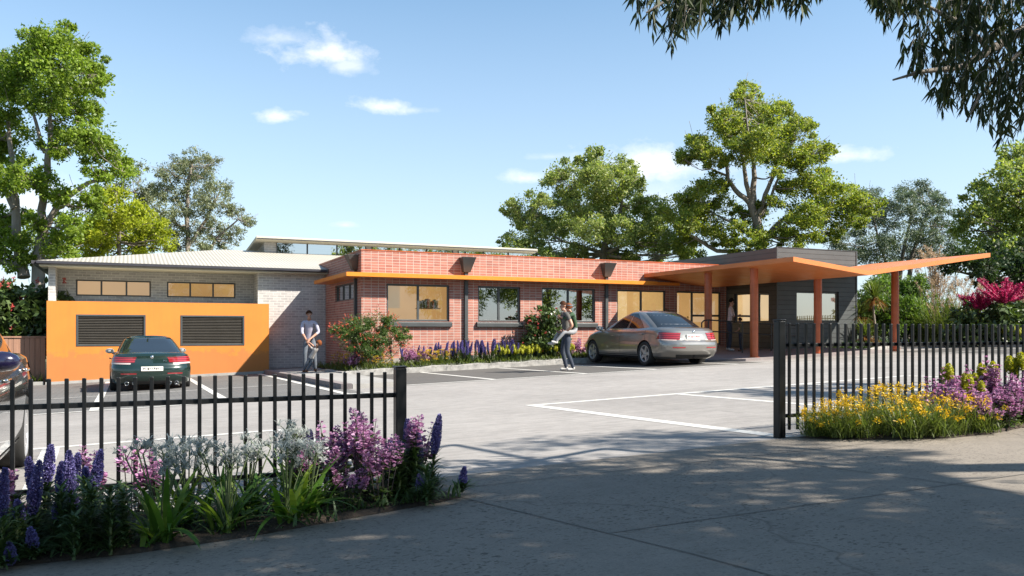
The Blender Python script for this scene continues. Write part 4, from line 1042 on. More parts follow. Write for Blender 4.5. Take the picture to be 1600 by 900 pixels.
def put_salvia(spots, label, group, h=.5, n=14, spread=.17, protos=3, **kw):
    pr = []
    for i, (u, v, s) in enumerate(spots):
        loc = (u, v, gz(u, v) + .03)
        if i < protos: pr.append(plant('pink_salvia', label, 'flower', salvia_parts(rs, n, h, spread, **kw), loc, rs.uniform(0, 6), group, s))
        else: dup(pr[i % protos], loc, rs.uniform(0, 6), s)
put_salvia([(1.1, 5.38, .98), (1.38, 5.28, 1.05), (1.5, 5.52, 1.1), (1.22, 5.6, 1.08), (1.45, 5.08, .8), (1.7, 5.35, 1.05), (1.25, 5.08, .6)], 'pink whorled flowers in the big clump left of the gate post', 'pink flower clump by the gate post', h=.60, n=12, spread=.20)
put_salvia([(.02, 5.6, 1.), (.16, 5.68, 1.02), (-.22, 5.7, .95)], 'tall thin pink flower stems behind the white lilies', 'thin pink stems behind the lilies', h=.56, n=5, spread=.12, protos=2)
put_salvia([(-.72, 5.3, .95), (-.62, 5.2, .85), (-.74, 5.1, .9)], 'pink flowers behind the violet spikes at the left edge', 'pink flowers at the left edge', h=.54, protos=2)
put_salvia([(7.0, 5.25, .9), (7.35, 5.15, 1.0), (7.75, 5.25, 1.1), (7.2, 5.55, 1.1), (7.6, 5.6, 1.2), (8.05, 5.2, 1.15), (8.0, 5.65, 1.25), (8.5, 5.4, 1.25), (8.4, 5.0, 1.0), (6.8, 5.45, .8), (8.9, 5.6, 1.3), (7.05, 5.02, .75), (7.4, 5.04, .8), (7.8, 5.08, .85), (8.2, 5.0, .9)], 'sunlit pink flower clump in the right bed behind the yellow flowers', 'pink flowers of the right bed', h=.50, n=16, spread=.2, fl_frac=.7)

def lily_parts(rs, n=34, nf=11):
    lf, st, fw = MB(), MB(), MB()
    b = rs.normal(size=(n, 3)) * .035; b[:, 2] = 0
    V, F = blades(b, rs.uniform(0, 6.28, n), rs.uniform(.30, .52, n), rs.uniform(.026, .042, n), rs.uniform(.2, 1.0, n), rs.uniform(.6, 1.6, n), 7); lf.add(V, F)
    for k in range(nf):
        a = rs.uniform(0, 6.28); r = rs.uniform(.02, .17); h = rs.uniform(.30, .47)
        t = Vector((math.cos(a) * r, math.sin(a) * r, h)); st.tube([Vector((0, 0, 0)), t * .5 + Vector((0, 0, .03)), t], [.005, .004, .004], 5)
        for q in range(rs.integers(3, 6)):
            aa = rs.uniform(0, 6.28); D = Vector((math.cos(aa) * .7, math.sin(aa) * .7, rs.uniform(.2, 1.))).normalized(); c = t + D * rs.uniform(.035, .06)
            st.tube([t, c], [.0025, .002], 4)
            # pale cup
            x = D.orthogonal().normalized(); y = D.cross(x); k6 = 8
            ring = [c + D * .018 + (x * math.cos(2 * math.pi * i / k6) + y * math.sin(2 * math.pi * i / k6)) * .014 for i in range(k6)]
            fw.add([tuple(c)] + [tuple(p) for p in ring], [(0, i + 1, (i + 1) % k6 + 1) for i in range(k6)])
            az = np.arange(6) * math.pi / 3 + rs.uniform(0, 1)
            V, F = blades(np.array([tuple(c + D * .008)] * 6), az, rs.uniform(.075, .115, 6), .0055, rs.uniform(.5, .9, 6), rs.uniform(1.3, 2.3, 6), 5); fw.add(V, F)
    return [('strap_leaves', lf, M['lily_leaf']), ('stalks', st, M['stem']), ('blossoms', fw, M['lily_flow'])]
pr = []
for i, (u, v, s) in enumerate([(.16, 4.84, 1.1), (.50, 4.88, 1.06), (.84, 4.95, 1.06), (.32, 5.2, 1.05), (.66, 5.25, 1.0), (.95, 5.45, 1.1), (1.0, 5.08, .9)]):
    loc = (u, v, gz(u, v) + .03); lb = 'white spider lily clump with strap leaves in front of the left fence'; gp = 'white spider lilies'
    if i < 3: pr.append(plant('spider_lily', lb, 'flower', lily_parts(rs), loc, rs.uniform(0, 6), gp, s))
    else: dup(pr[i % 3], loc, rs.uniform(0, 6), s)

def kangaroo_parts(rs, n=230, nf=13, h=.42):
    lf, fw = MB(), MB()
    b = rs.normal(size=(n, 3)) * .07; b[:, 2] = 0
    V, F = blades(b, rs.uniform(0, 6.28, n), rs.uniform(.22, .46, n), rs.uniform(.006, .011, n), rs.uniform(.1, .8, n), rs.uniform(.4, 1.5, n), 5); lf.add(V, F)
    for k in range(nf):
        a = rs.uniform(0, 6.28); r = rs.uniform(.04, .24); hh = h * rs.uniform(.45, 1.05) * (1 - r); t = Vector((math.cos(a) * r, math.sin(a) * r, hh))
        lf.tube([Vector((0, 0, 0)), t * .55 + Vector((0, 0, .05)), t], [.003, .0028, .0025], 4)
        m = rs.integers(14, 26); D = np.stack([np.full(m, math.cos(a)), np.full(m, math.sin(a)), np.zeros(m)], 1) + rs.normal(size=(m, 3)) * .7
        c = np.array([tuple(t)] * m) + rs.normal(size=(m, 3)) * np.array([.022, .022, .014]); V, F = kites(c, D, rs.normal(size=(m, 3)), rs.uniform(.022, .045, m), .012, .6); fw.add(V, F)
    return [('leaves', lf, M['kang_leaf']), ('blossoms', fw, M['kang_flow'])]
pr = []
for i, (u, v, s) in enumerate([(5.8, 5.7, .85), (6.0, 5.45, .9), (6.25, 5.2, .95), (6.15, 5.65, 1.0), (6.5, 5.1, .95), (6.45, 5.45, 1.1), (6.75, 5.1, .9), (6.75, 5.4, 1.05), (6.5, 5.75, 1.05), (5.95, 5.75, .75), (5.70, 5.74, .7), (5.82, 5.55, .8), (7.0, 5.0, .8), (6.85, 5.7, .95)]):
    loc = (u, v, gz(u, v) + .03); lb = 'grassy clump with bright yellow flowers at the foot of the right gate post'; gp = 'yellow-flowered grassy clumps'
    if i < 4: pr.append(plant('kangaroo_paw', lb, 'flower', kangaroo_parts(rs), loc, rs.uniform(0, 6), gp, s))
    else: dup(pr[i % 4], loc, rs.uniform(0, 6), s)

def euphorbia_parts(rs, ns=4, h=.5, hl=.13, hr=.034, spread=.10, dens=1.):
    fo, heads = MB(), []
    for k in range(ns):
        fl = MB(); heads.append(fl)
        a = rs.uniform(0, 6.28); r = spread * rs.uniform(.2, 1); hh = h * rs.uniform(.75, 1.05); top = Vector((math.cos(a) * r, math.sin(a) * r, hh))
        P = [Vector((0, 0, 0)), top * .5 + Vector((0, 0, .02)), top]; fo.tube(P, [.006, .005, .005], 6, 1)
        m = int(60 * dens); tt = rs.uniform(.15, 1 - hl / hh * .6, m); base = np.array([tuple(along(P, q)) for q in tt])
        V, F = blades(base, rs.uniform(0, 6.28, m), rs.uniform(.05, .09, m), .010, rs.uniform(.9, 1.5, m), rs.uniform(0, .6, m), 2); fo.add(V, F)
        c = top - Vector((0, 0, hl * .5)); fl.ball(tuple(c), hr * .85, 1, 10, (1, 1, hl * .5 / hr))
        m = int(330 * dens); d = unit(rs.normal(size=(m, 3))); p = np.array(tuple(c)) + d * np.array([hr * .85, hr * .85, hl * .5])
        V, F = kites(p, unit(d + rs.normal(size=(m, 3)) * .6), d + rs.normal(size=(m, 3)) * .4, .016, .014, .6); fl.add(V, F, 0)
    return [('foliage', fo, [M['euph_leaf'], M['stem']]), *[('flower_head', q, [M['euph_flow'], M['euph_core']]) for q in heads]]
pr = []
for i, (u, v, s) in enumerate([(7.38, 5.75, 1.0), (7.6, 5.55, .9), (8.12, 5.72, 1.1), (8.55, 5.75, 1.1), (8.75, 5.6, 1.1), (9.1, 5.7, 1.1), (7.75, 5.72, .8), (7.48, 5.55, .7)]):
    loc = (u, v, gz(u, v) + .03); lb = 'lime-yellow club-headed plant rising against the right fence'; gp = 'lime-headed plants at the right fence'
    if i < 3: pr.append(plant('euphorbia', lb, 'flower', euphorbia_parts(rs, 3, .56, .16, .038), loc, rs.uniform(0, 6), gp, s))
    else: dup(pr[i % 3], loc, rs.uniform(0, 6), s)
# edging foliage on the soil of both beds
def ground_cover(name, pts_fn, n, mat_, L, W, kind='stuff'):
    P = np.array([pts_fn() for _ in range(n)]); m = len(P)
    V, F = blades(P, rs.uniform(0, 6.28, m), L * rs.uniform(.6, 1.3, m), W, rs.uniform(.3, 1.3, m), rs.uniform(.3, 1.4, m), 3)
    return tag(MB().add(V, F).build(name, mat_), kind=kind)
def inL():
    u = rs.uniform(-1., 1.95); v = rs.uniform(4.75 + .0, 5.8)
    if u > 1.2: v = max(v, 5.0)
    return (u, v, gz(u, v) + .035)
ground_cover('undergrowth', inL, 1000, M['ech_leaf'], .13, .016)
def inR():
    u = rs.uniform(5.7, 10); lo = 5.75 - (u - 5.6) * .8 if u < 6.5 else 5.02; v = rs.uniform(max(lo, 4.98), 5.8); return (u, v, gz(u, v) + .035)
ground_cover('undergrowth', inR, 1500, M['kang_leaf'], .12, .012)

# ------------------------------------------------------------------ bed along the brick front
def bedz(u, v): return gz(u, v) + .12
gp = 'violet spikes in the bed under the windows'; pr = []
for i in range(84):
    u = rs.uniform(7.95, 10.75) if i < 77 else rs.uniform(5.9, 7.8); v = rs.uniform(22.36, 23.1); h = rs.uniform(.46, .74)
    if i < 6:
        fol, fl = echium(rs, .66, rs.uniform(.24, .34), .040, (rs.uniform(-.16, .16), rs.uniform(-.16, .16)), .9)
        pr.append(plant('echium', 'slim violet flower spike in the bed below the windows', 'flower', [('foliage', fol, [M['ech_leaf'], M['stem']]), ('flower_spike', fl, [M['ech_pale'], M['ech_core']])], (u, v, bedz(u, v)), 0, gp, h / .66))
    else: dup(pr[i % 6], (u, v, bedz(u, v)), rs.uniform(0, 6), h / .66)
gp = 'lime-headed plants in the bed under the windows'; pr = []
for i in range(40):
    u = 10.0 + 2.6 * i / 39 + rs.uniform(-.06, .06); v = rs.uniform(22.36, 23.0); s = rs.uniform(.9, 1.15)
    if i < 3: pr.append(plant('euphorbia', 'lime-yellow club-headed plant in the bed along the brick wall', 'flower', euphorbia_parts(rs, 5, .48, .15, .04, .16, .35), (u, v, bedz(u, v)), 0, gp, s))
    else: dup(pr[i % 3], (u, v, bedz(u, v)), rs.uniform(0, 6), s)
gp = 'yellow flowers in the bed at the brick corner'; pr = []
for i, (u, v, s) in enumerate([(7.6, 22.4, .9), (7.9, 22.5, 1.), (8.15, 22.42, .9), (8.4, 22.6, 1.), (6.0, 22.5, 1.), (6.4, 22.4, .9), (5.75, 23.2, 1.), (5.7, 24.1, .9), (5.75, 24.9, .9), (6.7, 22.5, .7), (12.45, 22.7, .9), (13.9, 23.1, 1.)]):
    if i < 2: pr.append(plant('kangaroo_paw', 'small yellow-flowered clump at the corner bed below the first window', 'flower', kangaroo_parts(rs, 70, 14, .5), (u, v, bedz(u, v)), 0, gp, s * 1.15))
    else: dup(pr[i % 2], (u, v, bedz(u, v)), rs.uniform(0, 6), s * 1.15)
gp = 'pale pink flowers in the bed along the brick wall'; pr = []
for i, (u, v, s) in enumerate([(7.3, 22.9, 1.), (7.6, 22.95, 1.1), (7.9, 22.9, 1.), (7.75, 22.7, .9), (12.4, 22.85, 1.), (12.6, 23.05, .9), (13.0, 23.1, 1.1), (13.5, 23.1, 1.), (5.75, 22.7, 1.), (5.75, 23.7, .9), (12.2, 22.7, .9)]):
    if i < 2: pr.append(plant('pink_salvia', 'pale pink flower clump in the bed against the brick wall', 'flower', salvia_parts(rs, 12, .62, .25, .6, 1.5, .6), (u, v, bedz(u, v)), 0, gp, s))
    else: dup(pr[i % 2], (u, v, bedz(u, v)), rs.uniform(0, 6), s)
def inB():
    u = rs.uniform(5.45, 14.0); v = (rs.uniform(22.25, 23.1) if u < 12.4 else rs.uniform(22.75, 23.3)) if u > 6.1 else rs.uniform(22.25, 27); return (u, v, bedz(u, v))
ground_cover('undergrowth', inB, 5200, M['kang_leaf'], .26, .034)
def edge():
    u = rs.uniform(5.4, 14.0); v = rs.uniform(22.06, 22.3); return (u, v, gz(u, v) + .12)
ground_cover('silver_edging_grass', edge, 1500, M['silver'], .15, .010)

def shrub_parts(rs, blobs, leaf, dens, leafm, elong=.45, stems=14, flower=None, droop=0.):
    st = MB()
    for k in range(stems):
        c, r = blobs[rs.integers(len(blobs))]; e = Vector(c) + Vector(rs.normal(size=3)) * r * .5
        pa, ra = limb(rs, (rs.normal() * .06, rs.normal() * .06, -.05), e, .02, .005, .1, 5); st.tube(pa, ra, 5)
    V, F = crown_leaves(rs, blobs, leaf, dens, droop, elong, 10, .1)
    out = [('stems', st, M['twig']), ('foliage', MB().add(V, F), leafm)]
    if flower: out.append(flower)
    return out
# bottlebrush
M['lf_bottle'] = leafmat('bottlebrush_leaves', [(.045, .085, .016), (.07, .12, .025), (.11, .16, .045)], .35)
M['lf_camellia'] = leafmat('camellia_leaves', [(.028, .052, .014), (.05, .082, .02), (.085, .12, .04)], .2, rough=.35)
bl = [((x, y, z), r) for x, y, z, r in ((0, 0, 1.0, .5), (-.5, 0, .85, .42), (.5, -.1, .9, .42), (-.8, 0, 1.0, .26), (.85, 0, 1.0, .26), (.2, 0, 1.4, .34), (-.3, -.05, 1.3, .34), (.6, 0, 1.35, .24), (-.6, 0, 1.25, .24), (0, -.25, .6, .36), (.35, -.1, .5, .3), (-.35, -.1, .5, .32), (-1.0, 0, 1.15, .15), (1.0, 0, .85, .2))]
fm = MB()
for k in range(230):
    c, r = bl[rs.integers(len(bl))]; d = Vector(rs.normal(size=3)).normalized(); p = Vector(c) + d * r * rs.uniform(.75, 1.15)
    ax = (d * .6 + Vector((0, 0, .3)) + Vector(rs.normal(size=3)) * .4).normalized(); m = 22; q = rs.uniform(0, 1, m)
    dd = unit(rs.normal(size=(m, 3))); V, F = kites(np.array([tuple(p)] * m) + np.outer(q, ax) * .085, dd, rs.normal(size=(m, 3)), .032, .010, .5); fm.add(V, F)
twg = MB()
n = 260; d = unit(rs.normal(size=(n, 3)) * np.array([1, 1, .6]) + np.array([0, 0, .35]))
for k in range(n):
    c, r = bl[rs.integers(len(bl))]; a = Vector(c); b = a + Vector(d[k]) * r * rs.uniform(1.1, 1.5); twg.tube([a, a.lerp(b, .6) + Vector((0, 0, .03)), b], [.004, .003, .0015], 4)
parts = shrub_parts(rs, bl, .075, 4.6, M['lf_bottle'], .30, 18, ('blossoms', fm, M['bottle_red'])); parts.append(('twigs', twg, M['stem']))
plant('bottlebrush_shrub', 'wide loose shrub covered in small red flowers at the brick corner', 'shrub', parts, (6.15, 22.75, bedz(6.15, 22.75)))
# camellia
bl = [((x, y, z), r) for x, y, z, r in ((0, 0, .95, .52), (-.35, 0, .7, .42), (.38, 0, .75, .42), (-.1, 0, 1.4, .34), (.3, 0, 1.3, .32), (-.4, 0, 1.15, .34), (.55, 0, 1.1, .26), (-.55, -.05, .55, .3), (.5, -.05, .45, .3), (0, -.2, .5, .4), (.62, 0, .8, .22))]
fm = MB()
for k in range(46):
    c, r = bl[rs.integers(len(bl))]; d = Vector((rs.normal(), -abs(rs.normal()), rs.normal() * .6)).normalized(); p = Vector(c) + d * r * .95; m = 9
    dd = unit(rs.normal(size=(m, 3)) + np.array(d)); V, F = kites(np.array([tuple(p)] * m), dd, rs.normal(size=(m, 3)), .05, .04, .6); fm.add(V, F)
plant('broadleaf_shrub', 'dense rounded shrub with small pink blooms below the third window', 'shrub', shrub_parts(rs, bl, .12, 4.6, M['lf_camellia'], .5, 14, ('blossoms', fm, M['red_tip'])), (11.75, 22.85, bedz(11.75, 22.85)))
# small spindly shrubs by the entry
for i, (u, v, s, lb) in enumerate(((16.15, 22.95, 1.0, 'thin twiggy shrub beside the tall lit window behind the silver car'), (17.0, 23.0, .8, 'low twiggy shrub left of the entrance door'))):
    bl = [((rs.normal() * .2, rs.normal() * .12, .5 + .5 * rs.uniform()), .2) for _ in range(9)] + [((.1, 0, 1.25), .14)]
    plant('twiggy_shrub', lb, 'shrub', shrub_parts(rs, bl, .07, .5, M['lf_dark'], .35, 16), (u, v, ent_z(u, v) + .05), 0, None, s)

# ------------------------------------------------------------------ left: big-leaved hedge shrub behind the paling fence, weeds at its foot
for k, (u, v, lb) in enumerate(((-3.1, 29.0, 'large-leaved shrub with pink-red tips over the timber fence, next to the grey wall'), (-4.7, 29.2, 'large-leaved shrub with pink-red tips over the timber fence, at the picture edge'))):
    bl = [((rs.uniform(-.9, .9), rs.uniform(-.4, .4), z), .55) for z in (1.3, 1.6, 1.9, 2.1, 2.4, 2.5, 2.7) for _ in range(3)]
    fm = MB()
    for q in range(26):
        c, r = bl[rs.integers(len(bl))]; p = Vector(c) + Vector((rs.normal() * .3, -.4, .35)); m = 14
        V, F = kites(np.array([tuple(p)] * m) + np.outer(rs.uniform(0, 1, m), (0, 0, .16)), rs.normal(size=(m, 3)) + np.array([0, 0, .5]), rs.normal(size=(m, 3)), .08, .04, .5); fm.add(V, F)
    plant('hedge_shrub', lb, 'shrub', shrub_parts(rs, bl, .24, 3.2, M['shrub_leaf'], .55, 16, ('blossoms', fm, M['red_tip'])), (u, v, gz(u, v)))
fo = MB(); n = 160; b = rs.normal(size=(n, 3)) * np.array([.2, .1, 0]); V, F = blades(b, rs.uniform(0, 6.28, n), rs.uniform(.2, .5, n), .03, rs.uniform(.2, .9, n), rs.uniform(.3, 1.2, n), 4); fo.add(V, F)
plant('weed_clump', 'scruffy weeds at the foot of the paling fence beside the orange wall', 'plant', [('leaves', fo, M['kang_leaf'])], (-2.65, 27.65, gz(-2.65, 27.65)))

# ------------------------------------------------------------------ right: cordylines, feathery shrubs, reeds, magenta candelabra
def cordyline(label, u, v, h, s=1., green=True):
    T = thing('cordyline', label, 'plant', (u, v, gz(u, v) + .05)); mb = MB()
    P = [(0, 0, -.1), (.04, 0, h * .4), (-.03, .02, h * .75), (.0, 0, h)]; mb.tube(P, [.05, .042, .04, .05], 8); mb.build('trunk', M['bark_pale'], T)
    lf = MB(); n = 130; b = np.array([P[-1]] * n) + rs.normal(size=(n, 3)) * .03
    V, F = blades(b, rs.uniform(0, 6.28, n), rs.uniform(.45, .75, n) * s, .035, rs.uniform(.1, 1.5, n), rs.uniform(.1, .9, n), 4); lf.add(V, F, 0)
    n = 70; b = np.array([P[-1]] * n) + rs.normal(size=(n, 3)) * .04 - np.array([0, 0, .08]); V, F = blades(b, rs.uniform(0, 6.28, n), rs.uniform(.4, .65, n) * s, .035, rs.uniform(1.6, 2.3, n), rs.uniform(.3, .8, n), 4); lf.add(V, F, 1)
    lf.build('crown', [M['kang_leaf'], M['dead']], T)
cordyline('tall spiky cordyline with a bare trunk beside the dark entry box', 23.4, 20.75, 1.75, 1.15)
cordyline('mid-height spiky cordyline with brown skirt next to the dark wall', 22.95, 21.0, 1.15, 1.05)
cordyline('low spiky cordyline tuft at the corner of the dark wall', 22.75, 20.55, .45, 1.1)
for i, (x, y, d, r) in enumerate(((1370, 452, 31, .95), (1400, 462, 32, 1.1), (1430, 455, 31.5, .95), (1415, 478, 30.5, .9), (1362, 480, 30.5, .8), (1442, 482, 31, .8))):
    p = at_d(x, y, d); g = gz(p.x, p.y); h = p.z - g
    bl = [((rs.normal() * r * .4, rs.normal() * r * .4, h + rs.uniform(-1, .45) * r * .8), r * .45) for _ in range(13)] + [((rs.normal() * r * .4, rs.normal() * .2, h * .45), r * .5) for _ in range(5)]
    plant('feathery_shrub', 'light green feathery shrub between the dark entry box and the reeds', 'shrub', shrub_parts(rs, bl, .15, 3.0, M['lf_bright'], .3, 8), (p.x, p.y, g), 0, 'light green feathery shrubs')
pr = []
for i, (x, y, d) in enumerate(((1455, 455, 30), (1475, 450, 31), (1500, 446, 30.5), (1520, 450, 29.5), (1540, 458, 29), (1488, 470, 29), (1465, 480, 29.5), (1512, 475, 28.5), (1560, 470, 29.5), (1580, 475, 30), (1600, 470, 30))):
    p = at_d(x, y, d); g = gz(p.x, p.y); h = p.z - g; s = h / 2.2; lb = 'tall arching reed clump behind the far fence'; gp = 'reed clumps behind the far fence'
    if i < 3:
        lf = MB(); n = 150; b = rs.normal(size=(n, 3)) * np.array([.25, .25, 0]); V, F = blades(b, rs.uniform(0, 6.28, n), rs.uniform(1.3, 2.7, n), .035, rs.uniform(.02, .35, n), rs.uniform(.4, 1.9, n), 6); lf.add(V, F)
        pl_ = MB()
        for q in range(9):
            a = rs.uniform(0, 6.28); r = rs.uniform(.1, .5); t = Vector((math.cos(a) * r, math.sin(a) * r, rs.uniform(1.9, 2.5))); pl_.tube([(0, 0, 0), t * .5, t], [.006, .005, .004], 4)
            m = 60; q_ = rs.uniform(0, 1, m); V, F = kites(np.array([tuple(t)] * m) + np.outer(q_ - .5, (math.cos(a) * .2, math.sin(a) * .2, .36)), rs.normal(size=(m, 3)) + np.array([0, 0, .8]), rs.normal(size=(m, 3)), .10, .016); pl_.add(V, F)
        pr.append(plant('reed_clump', lb, 'plant', [('blades', lf, M['kang_leaf']), ('plumes', pl_, M['straw'])], (p.x, p.y, g), 0, gp, s))
    else: dup(pr[i % 3], (p.x, p.y, g), rs.uniform(0, 6), s)
# pale plume grass
p = at_d(1462, 425, 34); g = gz(p.x, p.y)
pl_ = MB()
for q in range(34):
    a = rs.uniform(0, 6.28); r = rs.uniform(.1, 1.1); t = Vector((math.cos(a) * r, math.sin(a) * r * .5, (p.z - g) + rs.uniform(-.6, .9))); pl_.tube([(0, 0, 0), t * .55 + Vector((0, 0, .3)), t], [.014, .010, .005], 4)
    m = 90; q_ = rs.uniform(0, 1, m); V, F = kites(np.array([tuple(t)] * m) + np.outer(q_ - .6, (math.cos(a) * .45, math.sin(a) * .3, .5)), rs.normal(size=(m, 3)) + np.array([math.cos(a) * .6, 0, .5]), rs.normal(size=(m, 3)), .16, .02); pl_.add(V, F)
plant('plume_grass', 'straw-pink feathery plumes standing above the reeds', 'plant', [('plumes', pl_, M['straw'])], (p.x, p.y, g))
def candelabra(label, x, y, d, w, seed):
    r_ = np.random.default_rng(seed); p = at_d(x, y, d); g = gz(p.x, p.y); h = p.z - g
    T = thing('magenta_shrub', label, 'shrub', (p.x, p.y, g))
    bl = [((r_.uniform(-w, w), r_.uniform(-.5, .5), h - .25 - r_.uniform(0, 1.1)), .42) for _ in range(18)]
    st = MB(); st.tube([(0, 0, -.1), (.05, 0, h * .5), (0, 0, h)], [.06, .045, .03], 7); st.build('trunk', M['twig'], T)
    V, F = crown_leaves(r_, bl, .22, 3.2, .9, .5, 9, .1); MB().add(V, F).build('foliage', M['lf_bright'] if 0 else M['shrub_leaf'], T)
    ax = MB(); fl = MB()
    for k in range(26):
        a = r_.uniform(0, 6.28); el = r_.uniform(.02, .75); L = w * r_.uniform(.55, 1.05)
        D = Vector((math.cos(a) * math.cos(el), math.sin(a) * math.cos(el) * .7, math.sin(el)))
        P = [Vector((0, 0, h - .1)) + D * L * t + Vector((0, 0, .16 * t * t)) for t in np.linspace(.0, 1, 5)]
        ax.tube(P, [.028, .03, .03, .026, .012], 6)
        m = 170; t = r_.uniform(.08, 1, m); c = np.array([tuple(along(P, q)) for q in t]); dd = unit(r_.normal(size=(m, 3))); V, F = kites(c + dd * .022, dd + np.array([0, 0, .3]), r_.normal(size=(m, 3)), .07, .035, .5); fl.add(V, F)
    ax.build('flower_axes', M['mag_core'], T); fl.build('florets', M['magenta'], T)
candelabra('magenta candelabra-flowered shrub, full spread, over the far fence at right', 1570, 468, 27, 1.15, 41)
candelabra('smaller magenta candelabra-flowered shrub just left of the full one', 1528, 478, 27.6, .8, 42)
# flowers along the far kerb
for nm, lb, gp_, fn, n in (('pink_salvia', 'small pink flower clump along the far fence', 'pink clumps along the far fence', lambda: salvia_parts(rs, 10, .55, .25, .6, 1.6, .6), 14), ('euphorbia', 'small lime-headed clump along the far fence', 'lime clumps along the far fence', lambda: euphorbia_parts(rs, 5, .5, .16, .05, .2, .3), 14)):
    pr = None
    for i in range(n):
        v = rs.uniform(8, 20.3); u = 25.6 + rs.uniform(.0, 1.2); loc = (u, v, gz(u, v) + .06)
        if pr is None: pr = plant(nm, lb, 'flower', fn(), loc, 0, gp_, 1.1)
        else: dup(pr, loc, rs.uniform(0, 6), rs.uniform(.9, 1.3))
def farbed():
    v = rs.uniform(6, 21); u = rs.uniform(25.2, 27.1); return (u, v, gz(u, v) + .06)
ground_cover('undergrowth', farbed, 1600, M['kang_leaf'], .3, .04)
def boxbed():
    u = rs.uniform(21.2, 24.5); v = rs.uniform(19.7 + max(0, u - 22) * .5, 20.8 + max(0, u - 22.7) * .4); return (u, v, gz(u, v) + .06)
ground_cover('undergrowth', boxbed, 900, M['ech_leaf'], .35, .04)
# ------------------------------------------------------------------ cars
def carpaint(name, col, metal, rough, coat=1.):
    m = newm(name); t = NT(m)
    fl = t.noise(t.n('ShaderNodeTexCoord').outputs['Object'], 1.4, 2)
    c = t.ramp(fl, [(.3, tuple(x * .95 for x in col)), (.7, tuple(min(1, x * 1.05) for x in col))])
    t.out(t.pbsdf(c, rough, metal, .5, None, coat)); return m
M['silver_paint'] = carpaint('silver_car_paint', (.25, .238, .222), .72, .28)
M['green_paint'] = carpaint('dark_green_car_paint', (.006, .020, .016), .2, .25)
M['black_paint'] = carpaint('black_car_paint', (.022, .021, .022), .2, .16)
M['navy_paint'] = carpaint('navy_mirror_paint', (.012, .010, .035), .2, .2)
M['tyre'] = mat('tyre_rubber', (.014, .014, .014), .8, vary=.2)
M['alloy'] = mat('alloy_rim', (.40, .40, .41), .4, metal=.55, vary=.05)
M['chrome'] = mat('chrome_trim', (.62, .62, .62), .14, metal=1., vary=.02)
M['trim'] = mat('black_plastic_trim', (.014, .014, .015), .5)
m = newm('car_glass'); t = NT(m); t.out(t.pbsdf((.010, .013, .016), .03, 0, .9, None, 0)); M['cglass'] = m
m = newm('tail_lamp_lens'); t = NT(m); st = t.n('ShaderNodeTexWave', wave_type='BANDS'); st.inputs['Scale'].default_value = 6; st.bands_direction = 'Z'
t.set(st.inputs['Vector'], t.n('ShaderNodeTexCoord').outputs['Object'])
t.out(t.pbsdf(t.ramp(st.outputs['Fac'], [(.2, (.13, .006, .009)), (.8, (.30, .02, .025))]), .12, 0, .6, None, .6)); M['lens'] = m
M['lens_white'] = mat('clear_lamp_lens', (.5, .42, .40), .15, spec=.7)
M['plate'] = mat('number_plate', (.62, .60, .55), .45, vary=.03)
M['plate_ink'] = mat('plate_lettering', (.03, .03, .035), .6); M['plate_red'] = mat('red_plate_lettering', (.45, .04, .08), .6)

